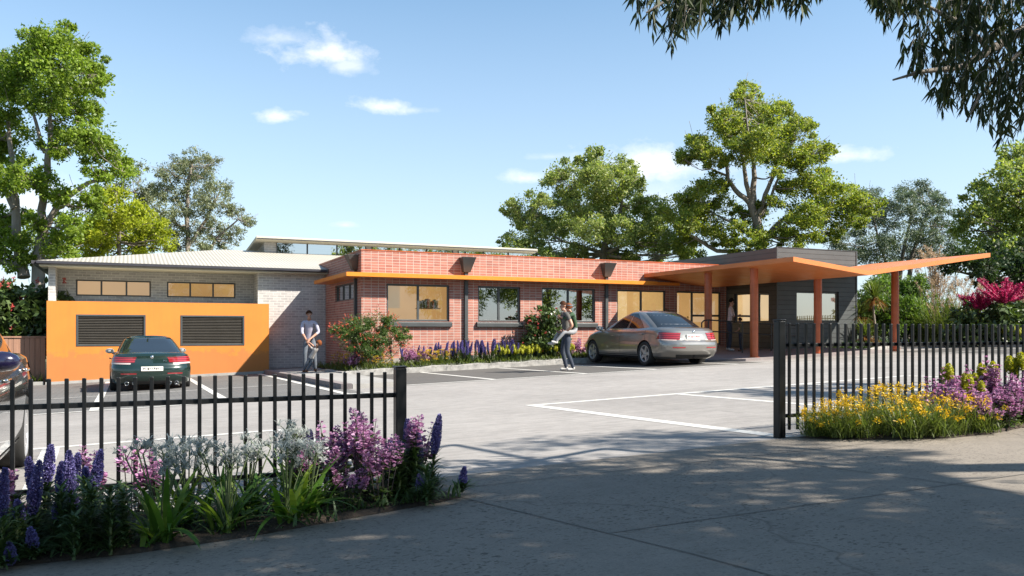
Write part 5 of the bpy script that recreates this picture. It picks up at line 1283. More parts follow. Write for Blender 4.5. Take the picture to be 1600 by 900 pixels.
def make_car(name, label, paint, loc, rz, LOW, GH, belt, wheel_y, wr, tl, plate, rim_n=5, spoiler=False, handles=True, exhaust=0, badge=None, mirror_mat=None, side_z=.80, pillars=((2.06, 2.44), (2.50, 2.93)), quarter=None, glass_lv=(.14, .80), rear_glass=(-1.45, 1.45)):
    """LOW / GH: stacked plan outlines (z, half width, rear y, front y); belt: (y, top z) profile"""
    T = thing(name, label, 'car', loc, rz)
    by = [b[0] for b in belt]; bz = [b[1] for b in belt]; ZT = LOW[-1][0]
    def zmap(z, y):
        k = (np.interp(y, by, bz) - .45) / (ZT - .45)
        return z if z < .45 else .45 + (z - .45) * k
    def lev(ST, t):
        f = t * (len(ST) - 1); i = min(len(ST) - 2, int(f)); w = f - i
        return [a + (b - a) * w for a, b in zip(ST[i], ST[i + 1])]
    def pt(ST, p, sgn, t, low=True, off=0.):
        z, hw, yr, yf = lev(ST, t)
        if low: rx, ry, rfx, rfy, bow, sb = .42, .26, .55, .55, .10, .025
        else: rx, ry, rfx, rfy, bow, sb = .20, .22, .25, .30, .10, .02
        hw = hw + off; yr = yr - off; yf = yf + off
        if p <= 1: x = (hw - rx) * p; y = yr
        elif p <= 2: a = (p - 1) * math.pi / 2; x = hw - rx + rx * math.sin(a); y = yr + ry * (1 - math.cos(a))
        elif p <= 3: x = hw; y = yr + ry + (yf - rfy - yr - ry) * (p - 2)
        elif p <= 4: a = (p - 3) * math.pi / 2; x = hw - rfx * (1 - math.cos(a)); y = yf - rfy + rfy * math.sin(a)
        else: x = (hw - rfx) * (5 - p); y = yf
        q = x / hw
        if p < 2.0: y -= bow * ((1 - q * q) - 0) * 1.0 if p <= 2 else 0
        if p > 3.0: y += bow * 1.3 * (1 - q * q)
        u_ = (y - (yr + yf) / 2) / ((yf - yr) / 2); x -= sb * hw * min(1, abs(u_)) ** 3 * 2
        z = zmap(z, y) if low else z + (.012 * (1 - abs(u_)))
        return Vector((x * sgn, y, z))
    ps = [0, .25, .5, .75, 1, 1.25, 1.5, 1.75, 2] + [2 + k / 22 for k in range(1, 22)] + [3, 3.2, 3.4, 3.6, 3.8, 4, 4.33, 4.66, 5]
    ring = [(p, 1) for p in ps] + [(p, -1) for p in ps[-2:0:-1]]
    def shell(ST, low, crown, n_sub=3):
        mb = MB(); nt = (len(ST) - 1) * n_sub + 1; V = []
        for i in range(nt):
            V += [pt(ST, p, s, i / (nt - 1), low) for p, s in ring]
        N = len(ring); top = V[-N:]; c = sum(top, Vector()) / N; rows = nt
        for f in (.85, .6, .3):
            for q in top:
                v = Vector((c.x + (q.x - c.x) * f, c.y + (q.y - c.y) * (.5 + .5 * f) if not low else q.y * (.9 + .1 * f), 0))
                qz = (np.interp(v.y, by, bz) if low else q.z); v.z = qz + crown * (1 - f * f); 
                V.append(Vector((q.x * f, v.y, v.z)))
            rows += 1
        F = [(j * N + i, j * N + (i + 1) % N, (j + 1) * N + (i + 1) % N, (j + 1) * N + i) for j in range(rows - 1) for i in range(N)]
        mb.add([tuple(v) for v in V], F, 0, True)
        last = (rows - 1) * N
        m_ = len(ps)
        # close the middle by joining right and left halves
        cl = []
        for i in range(1, m_ - 1):
            a, b = last + i, last + i + 1
            cl.append((a, b, last + (N - i - 1) % N, last + (N - i) % N))
        mb2 = [tuple(v) for v in V]
        mb.add(mb2, [f for f in cl], 0, True)
        if low: mb.add([tuple(v) for v in V[:N]], [tuple(range(N))[::-1]], 1)
        return mb
    body = shell(LOW, True, .03).build('body', [paint, M['trim']], T)
    # weld, cut the wheel arches
    bm = bmesh.new(); bm.from_mesh(body.data); bmesh.ops.remove_doubles(bm, verts=bm.verts, dist=.0005); bmesh.ops.recalc_face_normals(bm, faces=bm.faces); bm.to_mesh(body.data); bm.free()
    HW = max(l[1] for l in LOW); cuts = []
    cm = MB()
    for y in wheel_y:
        for s in (-1, 1):
            x0, x1 = s * (HW - .32), s * (HW + .2); n = 36; r = wr * 1.13
            pr = [(x0, y + r * math.cos(2 * math.pi * k / n), wr + r * math.sin(2 * math.pi * k / n)) for k in range(n)]
            cm.prism(pr if s < 0 else pr[::-1], (x1 - x0, 0, 0))
    cut = cm.build('arch_cutter', M['trim'])
    bm = bmesh.new(); bm.from_mesh(cut.data); bmesh.ops.remove_doubles(bm, verts=bm.verts, dist=.0005); bmesh.ops.recalc_face_normals(bm, faces=bm.faces); bm.to_mesh(cut.data); bm.free()
    bo = body.modifiers.new('arch', 'BOOLEAN'); bo.object = cut; bo.operation = 'DIFFERENCE'; bo.solver = 'EXACT'; bo.material_mode = 'TRANSFER'
    mw = body.matrix_world.copy(); par = body.parent; body.parent = None; body.matrix_world = Matrix()
    bpy.context.view_layer.update()
    me = bpy.data.meshes.new_from_object(body.evaluated_get(bpy.context.evaluated_depsgraph_get()))
    body.modifiers.clear()
    if len(me.polygons) > 200: body.data = me
    body.parent = par; body.matrix_local = Matrix()
    bpy.data.objects.remove(cut)
    body.data.polygons.foreach_set('use_smooth', [True] * len(body.data.polygons)); body.data.set_sharp_from_angle(angle=R(32))
    gh = shell(GH, False, .02).build('cabin', [paint, M['trim']], T)
    bm = bmesh.new(); bm.from_mesh(gh.data); bmesh.ops.remove_doubles(bm, verts=bm.verts, dist=.0005); bmesh.ops.recalc_face_normals(bm, faces=bm.faces); bm.to_mesh(gh.data); bm.free()
    def patch(ST, low, p0, p1, t0, t1, s, off, m_, nm, par=T, n=12, k=6, frame=None, skew=0.):
        V = [tuple(pt(ST, abs(p), (s if s else (1 if p >= 0 else -1)), t0 + (t1 - t0) * j / k, low, off)) for j in range(k + 1) for p in [p0 + (p1 - p0) * i / n + skew * (j / k) for i in range(n + 1)]]
        F = [(j * (n + 1) + i, j * (n + 1) + i + 1, (j + 1) * (n + 1) + i + 1, (j + 1) * (n + 1) + i) for j in range(k) for i in range(n)]
        return MB().add(V, F, 0, True).build(nm, m_, par)
    g0, g1 = glass_lv
    patch(GH, False, rear_glass[0], rear_glass[1], g0, g1, 0, .004, M['cglass'], 'rear_window', n=24)
    patch(GH, False, 5 - 1.45, 5, g0, g1, 1, .004, M['cglass'], 'windscreen', n=12); patch(GH, False, 5 - 1.45, 5, g0, g1, -1, .004, M['cglass'], 'windscreen', n=12)
    for s in (1, -1):
        for a, b in pillars: patch(GH, False, a, b, g0 + .03, g1 - .04, s, .005, M['cglass'], 'side_window')
        if quarter: patch(GH, False, quarter[0], quarter[1], g0 + .05, g1 - .14, s, .005, M['cglass'], 'side_window')
        # chrome line under the glass, door seams, sill
        patch(GH, False, 2.03, 2.96, g0 - .045, g0 + .015, s, .007, M['chrome'], 'window_trim', n=20, k=1)
        seams = [(pillars[0][1] + pillars[1][0]) / 2 - .02, pillars[0][0] + .005, pillars[1][1] - .05]
        for p in seams: patch(LOW, True, p - .0012, p + .0012, .2, .93, s, .003, M['trim'], 'door_seam', n=1, k=10)
        patch(LOW, True, 2.16, 2.84, .02, .16, s, .006, M['trim'], 'sill', n=16, k=2)
        if handles:
            for p in (pillars[0][0] + .06, pillars[1][0] + .06):
                c = pt(LOW, p, s, .74, True, .02); MB().box(c.x - .018, c.y - .10, c.z - .016, c.x + .018, c.y + .10, c.z + .016).build('door_handle', paint if name != 'parked_hatchback' else M['chrome'], T, bevel=.012)
        # mirrors
        c = pt(LOW, 2.86, s, .97, True); mm = MB().ball((c.x + s * .13, c.y - .02, c.z + .075), .1, 0, 14, (1.15, .72, .72)); q = mm.build('door_mirror', mirror_mat or paint, T)
        MB().box(min(c.x - s * .05, c.x + s * .08), c.y - .03, c.z - .01, max(c.x - s * .05, c.x + s * .08), c.y + .03, c.z + .04).build('mirror_arm', M['trim'], q, bevel=.01)
        MB().add([(c.x + s * .04, c.y - .093, c.z + .03), (c.x + s * .215, c.y - .08, c.z + .03), (c.x + s * .215, c.y - .08, c.z + .12), (c.x + s * .04, c.y - .093, c.z + .12)], [(0, 1, 2, 3)]).build('mirror_glass', M['chrome'], q)
        p0, p1, t0, t1 = tl
        lo_ = patch(LOW, True, p0, p1, t0, t1, s, .006, M['lens'], 'tail_lamp', n=14, k=5, skew=-.06)
        patch(LOW, True, p0 + .15, p1 - .02, t0 - .035, t0 - .004, s, .007, M['lens_white'], 'lamp_strip', par=lo_, n=12, k=1)
        patch(LOW, True, 3.45, 4.25, .55, .72, s, .006, M['lens_white'], 'headlamp', n=10, k=3)
        patch(LOW, True, .75, 1.35, .315, .34, s, .006, M['lens'], 'reflector', n=4, k=1)
    # rear details
    a = pt(LOW, 0, 1, plate[0], True); zc = a.z; yb = a.y - .012
    o = MB().box(-plate[1] / 2, yb - .004, zc - .055, plate[1] / 2, yb + .03, zc + .055).build('number_plate', M['plate'], T, bevel=.004)
    ink = MB(); rr = random.Random(8)
    xs = -plate[1] / 2 + .05
    while xs < plate[1] / 2 - .06:
        w_ = .030; ink.box(xs, yb - .0065, zc - .03, xs + .008, yb - .0045, zc + .03)
        if rr.random() < .8: ink.box(xs + .008, yb - .0065, zc + rr.choice([.018, -.006, -.03]), xs + w_, yb - .0045, zc + rr.choice([.018, -.006, -.03]) + .012 + .001)
        xs += w_ + .018
    ink.build('plate_lettering', plate[2], o)
    patch(LOW, True, -1.2, 1.2, .04, .17, 0, .004, M['trim'], 'rear_diffuser', n=20, k=3)
    for i in range(exhaust):
        for s in (-1, 1):
            c = pt(LOW, .95 + .28 * i, s, .10, True)
            MB().lathe([(.034, .05), (.046, .02), (.048, -.06), (.040, -.065), (.036, -.02)], (c.x, c.y, c.z), 'Y', 16).build('exhaust_tip', M['chrome'], T)
    if badge:
        c = pt(LOW, 0, 1, badge, True); MB().lathe([(.0, -.014), (.030, -.012), (.041, -.004), (.042, .01)], (0, c.y - .004, c.z), 'Y', 20).build('badge', M['chrome'], T)
    # wheels
    wproto = None
    for y in wheel_y:
        for s in (-1, 1):
            w = bpy.data.objects.new('wheel', None); COL.objects.link(w); w.parent = T; w.empty_display_size = .1
            w.location = (s * (HW - .115), y, wr); w.rotation_euler = (0, 0, 0 if s > 0 else math.pi)
            if wproto is None:
                ri = wr * .70; pr = [(ri, -.10), (wr * .93, -.115), (wr * .985, -.10), (wr, -.06), (wr, .06), (wr * .985, .09), (wr * .93, .108), (ri * 1.02, .095), (ri, .08)]
                ty = MB().lathe(pr, (0, 0, 0), 'X', 40).build('tyre', M['tyre'], w)
                rm = MB().lathe([(ri * 1.01, .09), (ri * .95, .098), (ri * .90, .08), (ri * .88, -.09)], (0, 0, 0), 'X', 40)
                rm.lathe([(0, .075), (.035, .08), (.055, .07), (.06, .03)], (0, 0, 0), 'X', 16)
                for k in range(rim_n):
                    a = 2 * math.pi * k / rim_n; dy, dz = math.cos(a), math.sin(a)
                    for (w0, w1, x0) in ((.050, .034, .078),):
                        A, Bq = .04, ri * .93
                        q = [(x0 - .004, A * dy - w0 * dz, A * dz + w0 * dy), (x0 - .004, A * dy + w0 * dz, A * dz - w0 * dy), (x0 + .008, Bq * dy + w1 * dz, Bq * dz - w1 * dy), (x0 + .008, Bq * dy - w1 * dz, Bq * dz + w1 * dy)]
                        rm.prism(q, (-.05, 0, 0))
                ro = rm.build('rim', M['alloy'], w)
                dk = MB().lathe([(0, -.03), (ri * .9, -.03)], (0, 0, 0), 'X', 24, 0, False).build('brake_disc', M['trim'], w)
                wproto = (ty, ro, dk)
            else:
                for q in wproto:
                    c = q.copy(); COL.objects.link(c); c.parent = w
    # dark wheel-well lining closes the underside
    MB().box(-HW + .34, LOW[0][2] + .3, .19, HW - .34, LOW[0][3] - .3, .6).build('underbody', M['trim'], T)
    return T

LOWs = [(.20, .80, -2.22, 2.22), (.26, .88, -2.32, 2.31), (.40, .912, -2.40, 2.38), (.56, .922, -2.42, 2.39), (.64, .918, -2.40, 2.37), (.70, .912, -2.33, 2.31), (.84, .895, -2.29, 2.2), (.93, .865, -2.27, 2.1), (.985, .80, -2.20, 2.0)]
GHs = [(.90, .81, -1.92, 1.22), (1.0, .785, -1.80, .98), (1.12, .745, -1.60, .72), (1.25, .70, -1.34, .42), (1.37, .645, -1.08, .12), (1.445, .58, -.88, -.08), (1.485, .45, -.66, -.30)]
belt = [(-2.5, .97), (-2.2, 1.0), (-1.6, 1.03), (-.8, .985), (.9, .955), (1.2, .95), (1.7, .87), (2.1, .76), (2.4, .66)]
make_car('parked_sedan', 'silver-grey sedan parked nose-in by the entry with its boot toward the viewer', M['silver_paint'], (13.52, 20.12, gz(13.5, 20.1)), R(-1.5), LOWs, GHs, belt, (-1.42, 1.45), .325, (.98, 2.03, .63, .81), (.70, .48, M['plate_red']), badge=.83, quarter=None, pillars=((2.16, 2.50), (2.55, 2.95)))
LOWg = [(.17, .82, -2.22, 2.25), (.23, .90, -2.33, 2.34), (.36, .94, -2.40, 2.40), (.52, .95, -2.42, 2.42), (.60, .95, -2.41, 2.40), (.68, .94, -2.36, 2.34), (.82, .92, -2.34, 2.24), (.90, .88, -2.34, 2.12), (.945, .80, -2.28, 2.0)]
GHg = [(.86, .80, -1.95, 1.0), (.95, .775, -1.75, .72), (1.06, .725, -1.42, .44), (1.17, .665, -1.08, .14), (1.27, .60, -.80, -.10), (1.33, .53, -.62, -.28), (1.36, .41, -.48, -.42)]
beltg = [(-2.5, .93), (-2.25, .955), (-1.6, .955), (-.8, .93), (.9, .90), (1.6, .82), (2.1, .72), (2.4, .62)]
make_car('parked_coupe', 'dark green coupe parked facing the orange wall with red tail lamps', M['green_paint'], (.46, 23.15, gz(.46, 23.1)), R(1), LOWg, GHg, beltg, (-1.45, 1.42), .345, (.86, 2.0, .67, .82), (.47, .50, M['plate_ink']), exhaust=2, badge=.83, pillars=((2.14, 2.36), (2.41, 2.95)), mirror_mat=M['alloy'])
bpy.data.objects['parked_coupe'].scale = (.93, .96, .93)
# the coupe's model lettering
cu = bpy.data.curves.new('boot_lettering', 'FONT'); cu.body = 'M6'; cu.size = .075; cu.extrude = .002; cu.align_x = 'CENTER'; cu.materials.append(M['chrome'])
fo = bpy.data.objects.new('lettering_curve', cu); COL.objects.link(fo); bpy.context.view_layer.update(); me_ = bpy.data.meshes.new_from_object(fo.evaluated_get(bpy.context.evaluated_depsgraph_get())); bpy.data.objects.remove(fo); fo = bpy.data.objects.new('boot_lettering', me_); COL.objects.link(fo); cpe = bpy.data.objects['parked_coupe']; fo.parent = cpe; fo.location = (.30, -2.452, .745); fo.rotation_euler = (R(84), 0, 0)
LOWb = [(.22, .80, -1.98, 2.05), (.28, .88, -2.08, 2.13), (.42, .915, -2.16, 2.20), (.60, .925, -2.18, 2.22), (.70, .925, -2.17, 2.20), (.80, .92, -2.14, 2.12), (.92, .905, -2.12, 2.0), (1.0, .885, -2.1, 1.9), (1.04, .83, -2.04, 1.82)]
GHb = [(.96, .81, -1.85, 1.15), (1.06, .79, -1.70, .86), (1.2, .745, -1.46, .52), (1.33, .69, -1.2, .2), (1.43, .63, -.98, -.06), (1.49, .55, -.82, -.24), (1.51, .43, -.66, -.4)]
beltb = [(-2.3, 1.02), (-2.0, 1.05), (-1.0, 1.04), (.9, .98), (1.6, .90), (2.0, .80), (2.3, .70)]
make_car('parked_hatchback', 'glossy black car cut by the left picture edge behind the fence', M['black_paint'], (-1.765, 7.58, gz(-1.7, 7.58)), R(180), LOWb, GHb, beltb, (-1.33, 1.32), .335, (.9, 2.0, .62, .8), (.5, .5, M['plate_ink']), mirror_mat=M['navy_paint'], rim_n=10, pillars=((2.14, 2.5), (2.55, 2.95)))
# ------------------------------------------------------------------ people
M['skin'] = mat('skin', (.36, .185, .125), .55, vary=.06); M['skin_dark'] = mat('tanned_skin', (.26, .125, .08), .55, vary=.06)
def cloth(name, c, v=.15): return mat(name, c, .85, vary=v, vscale=18, bump=.25, bscale=90)
def figure(label, loc, rz, J, bones, mats, hair, hair_c, sc=1., head='head', face=True, shoes=None):
    """one continuous skinned body: J = joint: (x, y, z, radius), bones = (joint, joint, material index); the figure faces +y"""
    T = thing('person', label, 'person', loc, rz); T.scale = (sc, sc, sc)
    names = list(J); idx = {k: i for i, k in enumerate(names)}
    me = bpy.data.meshes.new('body'); me.from_pydata([J[k][:3] for k in names], [(idx[a], idx[b]) for a, b, _ in bones], [])
    o = bpy.data.objects.new('body', me); COL.objects.link(o)
    sk = o.modifiers.new('skin', 'SKIN'); sk.use_smooth_shade = True; sk.branch_smoothing = .6
    if not me.skin_vertices:
        bm = bmesh.new(); bm.from_mesh(me); bm.verts.layers.skin.verify(); bm.to_mesh(me); bm.free()
    for i, k in enumerate(names):
        r = J[k][3]; me.skin_vertices[0].data[i].radius = r if isinstance(r, tuple) else (r, r); me.skin_vertices[0].data[i].use_root = (k == 'pelvis')
    sb = o.modifiers.new('sub', 'SUBSURF'); sb.levels = 2; sb.render_levels = 2
    bpy.context.view_layer.update()
    m2 = bpy.data.meshes.new_from_object(o.evaluated_get(bpy.context.evaluated_depsgraph_get())); o.modifiers.clear(); o.data = m2; m2.name = 'body'
    for m_ in mats: m2.materials.append(m_)
    seg = [(Vector(J[a][:3]), Vector(J[b][:3]), mi) for a, b, mi in bones]
    for p in m2.polygons:
        c = p.center; best = (1e9, 0)
        for a, b, mi in seg:
            d = b - a; t_ = max(0, min(1, (c - a).dot(d) / max(1e-9, d.length_squared))); q = (c - a - d * t_).length
            if q < best[0]: best = (q, mi)
        p.material_index = best[1]; p.use_smooth = True
    o.parent = T
    h = Vector(J[head][:3]); nk = Vector(J['neck'][:3]); up = (h - nk).normalized(); f = Vector(J['nose'][:3]) - h; f = (f - up * f.dot(up)).normalized(); sd = f.cross(up)
    hm = MB(); rr = J[head][3]; rr = rr[0] if isinstance(rr, tuple) else rr; R0 = rr * 1.22; rnd = np.random.default_rng(len(label)); V = []; n = 18
    m_ = 10
    for i in range(m_ + 1):
        ph = math.pi * hair * i / m_
        for k in range(n):
            th = 2 * math.pi * k / n; fr = math.cos(th)
            q = ph * (1 - .42 * max(0, fr) ** 1.5)      # hairline higher over the face
            w = R0 * (1 + rnd.normal() * .035)
            d = up * math.cos(q) * 1.12 + (f * math.cos(th) + sd * math.sin(th)) * math.sin(q)
            V.append(h + up * rr * .12 - f * rr * .10 + d * w)
    F = [(i * n + k, i * n + (k + 1) % n, (i + 1) * n + (k + 1) % n, (i + 1) * n + k) for i in range(m_) for k in range(n)]
    hm.add([tuple(v) for v in V], F, 0, True).build('hair', hair_c, T)
    if face:
        e = MB()
        for s in (-1, 1): e.ball(tuple(h + f * rr * .86 + sd * s * rr * .38 + up * rr * .05), rr * .10, 0, 8)
        e.ball(tuple(h + f * rr * .80 - up * rr * .62), rr * .12, 1, 8, (1.6, 1.6, .5))
        e.build('face_features', [M['eye'], M['lip']], o)
    return T
M['eye'] = mat('eye', (.02, .015, .012), .3); M['lip'] = mat('lips', (.25, .08, .065), .5)
def fingers(J, bones, hand, prefix, direction, curl, mi, s=1.):
    """palm with four bent fingers and a thumb from its side"""
    h = Vector(J[hand][:3]); d = Vector(direction).normalized(); c = Vector(curl).normalized(); side = d.cross(c).normalized()
    palm = h + d * .055 * s; J[prefix + 'palm'] = (*palm, .026 * s); bones.append((hand, prefix + 'palm', mi))
    for i, (o, L) in enumerate(((-.027, .062), (-.009, .072), (.010, .068), (.027, .052))):
        b = palm + side * o * s + d * .02 * s; m_ = b + d * L * .55 * s + c * .012 * s; e = m_ + d * L * .3 * s + c * L * .42 * s
        for q, p, r in (('a', b, .0092), ('b', m_, .0084), ('c', e, .0072)): J[f'{prefix}f{i}{q}'] = (*p, r * s)
        bones += [(prefix + 'palm', f'{prefix}f{i}a', mi), (f'{prefix}f{i}a', f'{prefix}f{i}b', mi), (f'{prefix}f{i}b', f'{prefix}f{i}c', mi)]
    t1 = h + d * .03 * s + side * -.032 * s + c * .012 * s; t2 = t1 + (d * .7 - side * .5 + c * .5).normalized() * .045 * s
    J[prefix + 't1'] = (*t1, .011 * s); J[prefix + 't2'] = (*t2, .009 * s); bones += [(hand, prefix + 't1', mi), (prefix + 't1', prefix + 't2', mi)]
def base_body(H=1.76, build=1., lean=0., hips=.0):
    k = H / 1.76; b = build
    J = {'pelvis': (0, 0, .95, (.135 * b, .105 * b)), 'waist': (0, .0 + lean * .4, 1.10, (.135 * b, .10 * b)), 'chest': (0, lean, 1.30, (.165 * b, .115 * b)), 'collar': (0, lean * 1.2, 1.44, (.12 * b, .085 * b)),
         'neck': (0, lean * 1.35 + .005, 1.52, .055), 'jaw': (0, lean * 1.5 + .025, 1.585, (.062, .07)), 'head': (0, lean * 1.6 + .02, 1.66, (.078, .094)), 'crown': (0, lean * 1.6 + .005, 1.725, (.062, .075)),
         'nose': (0, lean * 1.6 + .118, 1.635, .012), 'ear_r': (.083, lean * 1.6 + .01, 1.65, .014), 'ear_l': (-.083, lean * 1.6 + .01, 1.65, .014)}
    bones = [('pelvis', 'waist', 0), ('waist', 'chest', 0), ('chest', 'collar', 0), ('collar', 'neck', 1), ('neck', 'jaw', 1), ('jaw', 'head', 1), ('head', 'crown', 1), ('jaw', 'nose', 1), ('head', 'ear_r', 1), ('head', 'ear_l', 1)]
    return J, bones
def leg(J, bones, s, hip, knee, ankle, toe, mi=2, shoe=3, fat=1.):
    n = 'r' if s > 0 else 'l'
    for q, p, r in (('hip', hip, .098 * fat), ('thigh', tuple((a * .55 + b * .45) for a, b in zip(hip, knee)), .086 * fat), ('knee', knee, .062 * fat), ('calf', tuple((a * .6 + b * .4) for a, b in zip(knee, ankle)), .062 * fat), ('ankle', ankle, .048 * fat), ('heel', (ankle[0], ankle[1] - .02, ankle[2] - .045), .042), ('toe', toe, (.042, .03))): J[q + n] = (*p, r)
    bones += [('pelvis', 'hip' + n, mi), ('hip' + n, 'thigh' + n, mi), ('thigh' + n, 'knee' + n, mi), ('knee' + n, 'calf' + n, mi), ('calf' + n, 'ankle' + n, mi), ('ankle' + n, 'heel' + n, shoe), ('heel' + n, 'toe' + n, shoe)]
def arm(J, bones, s, sh, elbow, wrist, sleeve=.6, mi=0, skin=1, fat=1.):
    n = 'r' if s > 0 else 'l'; sh, elbow, wrist = Vector(sh), Vector(elbow), Vector(wrist)
    cuf = sh.lerp(elbow, sleeve) if sleeve <= 1 else elbow.lerp(wrist, sleeve - 1)
    J['sh' + n] = (*sh, .062 * fat); 
    if sleeve <= 1:
        J['cuff' + n] = (*cuf, .050 * fat); J['elb' + n] = (*elbow, .041 * fat); J['wri' + n] = (*wrist, .028 * fat)
        bones += [('collar', 'sh' + n, mi), ('sh' + n, 'cuff' + n, mi), ('cuff' + n, 'elb' + n, skin), ('elb' + n, 'wri' + n, skin)]
    else:
        J['elb' + n] = (*elbow, .046 * fat); J['cuff' + n] = (*cuf, .040 * fat); J['wri' + n] = (*wrist, .028 * fat)
        bones += [('collar', 'sh' + n, mi), ('sh' + n, 'elb' + n, mi), ('elb' + n, 'cuff' + n, mi), ('cuff' + n, 'wri' + n, skin)]
M['hair_brown'] = mat('brown_hair', (.05, .020, .010), .9, spec=.15, vary=.3, vscale=40, bump=.5, bscale=80)
M['hair_auburn'] = mat('auburn_hair', (.15, .045, .014), .85, spec=.2, vary=.3, vscale=40, bump=.5, bscale=80)
M['hair_dark'] = mat('dark_hair', (.010, .008, .007), .85, spec=.15, vary=.3, vscale=40, bump=.5, bscale=80)
jean = cloth('blue_jeans', (.028, .036, .055)); jean_l = cloth('washed_jeans', (.095, .11, .135)); brown = cloth('brown_shoes', (.11, .045, .02)); pale = cloth('pale_shoes', (.42, .40, .38))
CAMDIR = math.atan2(-SS, -CC)                                        # direction from the scene to the viewer

# father swinging a toddler, on the path
J, b = base_body(1.76, 1.0, .10)
leg(J, b, 1, (.10, -.02, .90), (.12, .03, .50), (.13, -.03, .09), (.15, .13, .035)); leg(J, b, -1, (-.10, -.02, .90), (-.15, .10, .50), (-.17, .04, .09), (-.19, .20, .035))
arm(J, b, 1, (.185, .12, 1.42), (.20, .24, 1.14), (.07, .40, .93), 1.25); arm(J, b, -1, (-.185, .12, 1.42), (-.27, .20, 1.15), (-.02, .42, .94), 1.25)
fingers(J, b, 'wrir', 'hr', (-.25, .6, -.6), (-.7, -.3, -.2), 1); fingers(J, b, 'wril', 'hl', (.25, .6, -.6), (.7, -.3, -.2), 1)
J['nose'] = (-.03, J['nose'][1] - .005, 1.605, .012)
p = Vector((4.76, 24.25)); F1 = figure('man in a lilac shirt and jeans bending over a toddler on the path', (p.x, p.y, gz(p.x, p.y) + .10), CAMDIR - R(90) + R(12), J, b, [cloth('lilac_shirt', (.33, .315, .39)), M['skin'], jean_l, brown], .52, M['hair_brown'])
J = {'pelvis': (-.06, .28, .40, (.085, .07)), 'waist': (-.10, .33, .50, (.085, .068)), 'chest': (-.16, .40, .61, (.09, .07)), 'collar': (-.20, .44, .69, (.065, .05)), 'neck': (-.22, .46, .73, .034), 'jaw': (-.24, .47, .765, (.055, .058)), 'head': (-.265, .475, .82, (.075, .08)), 'crown': (-.285, .48, .87, (.055, .06)), 'nose': (-.215, .545, .81, .010), 'ear_r': (-.20, .45, .84, .01), 'ear_l': (-.32, .46, .79, .01)}
b = [('pelvis', 'waist', 0), ('waist', 'chest', 0), ('chest', 'collar', 0), ('collar', 'neck', 1), ('neck', 'jaw', 1), ('jaw', 'head', 1), ('head', 'crown', 1), ('jaw', 'nose', 1), ('head', 'ear_r', 1), ('head', 'ear_l', 1)]
leg(J, b, 1, (.0, .27, .36), (.08, .26, .21), (.13, .20, .07), (.17, .28, .03), 2, 3, .62); leg(J, b, -1, (-.09, .28, .36), (-.03, .31, .20), (.05, .27, .07), (.10, .36, .03), 2, 3, .62)
arm(J, b, 1, (-.10, .44, .68), (.0, .46, .78), (.045, .44, .865), .5, fat=.62); arm(J, b, -1, (-.24, .43, .66), (-.10, .47, .78), (.0, .46, .87), .5, fat=.62)
fingers(J, b, 'wrir', 'hr', (.2, -.1, 1), (-.6, .5, .2), 1, .6); fingers(J, b, 'wril', 'hl', (.2, -.1, 1), (.6, .5, .2), 1, .6)
figure('toddler in a white top with auburn hair, held up by both hands', F1.location, F1.rotation_euler.z, J, b, [cloth('white_top', (.44, .41, .39)), M['skin'], jean_l, brown], .62, M['hair_auburn'])

# father carrying a girl piggyback, crossing the bays, facing left
FW = math.atan2(.4201 * .9 - .42 * .35, -.9076 * .9 - .2)             # his heading in plan
J, b = base_body(1.78, 1.06, .05)
leg(J, b, 1, (.10, 0, .90), (.11, .08, .49), (.11, -.02, .09), (.12, .15, .035)); leg(J, b, -1, (-.10, 0, .90), (-.11, .02, .49), (-.11, -.14, .09), (-.12, .03, .035))
arm(J, b, 1, (.20, .05, 1.43), (.30, -.06, 1.14), (.23, .10, .98), .5, fat=1.1); arm(J, b, -1, (-.20, .05, 1.43), (-.30, -.06, 1.14), (-.23, .10, .98), .5, fat=1.1)
fingers(J, b, 'wrir', 'hr', (-.2, .7, .1), (-.5, .1, .8), 1); fingers(J, b, 'wril', 'hl', (.2, .7, .1), (.5, .1, .8), 1)
p = Vector((10.12, 18.55)); FA = R(90) - R(90) + FW - R(90)
F2 = figure('man in a grey T-shirt and jeans giving a piggyback ride, crossing the parking bays', (p.x, p.y, gz(p.x, p.y) + .012), FA, J, b, [cloth('grey_tshirt', (.075, .07, .065)), M['skin'], jean, pale], .50, M['hair_brown'])
J = {'pelvis': (0, -.24, 1.02, (.115, .09)), 'waist': (.0, -.23, 1.16, (.105, .08)), 'chest': (.0, -.19, 1.32, (.115, .085)), 'collar': (.0, -.13, 1.44, (.085, .06)), 'neck': (.03, -.10, 1.51, .042), 'jaw': (.05, -.07, 1.555, (.058, .06)), 'head': (.06, -.07, 1.62, (.074, .085)), 'crown': (.06, -.08, 1.68, (.06, .068)), 'nose': (.07, .035, 1.60, .011), 'ear_r': (.135, -.08, 1.61, .012), 'ear_l': (-.015, -.08, 1.61, .012)}
b = [('pelvis', 'waist', 0), ('waist', 'chest', 0), ('chest', 'collar', 0), ('collar', 'neck', 1), ('neck', 'jaw', 1), ('jaw', 'head', 1), ('head', 'crown', 1), ('jaw', 'nose', 1), ('head', 'ear_r', 1), ('head', 'ear_l', 1)]
leg(J, b, 1, (.12, -.18, .98), (.26, .14, .98), (.25, .30, .72), (.25, .44, .70), 2, 3, .74); leg(J, b, -1, (-.12, -.18, .98), (-.26, .14, .98), (-.25, .34, .76), (-.25, .48, .75), 2, 3, .74)
arm(J, b, 1, (.15, -.10, 1.43), (.20, .10, 1.33), (.04, .22, 1.36), 1.3, fat=.78); arm(J, b, -1, (-.15, -.10, 1.43), (-.20, .10, 1.33), (-.02, .22, 1.38), 1.3, fat=.78)
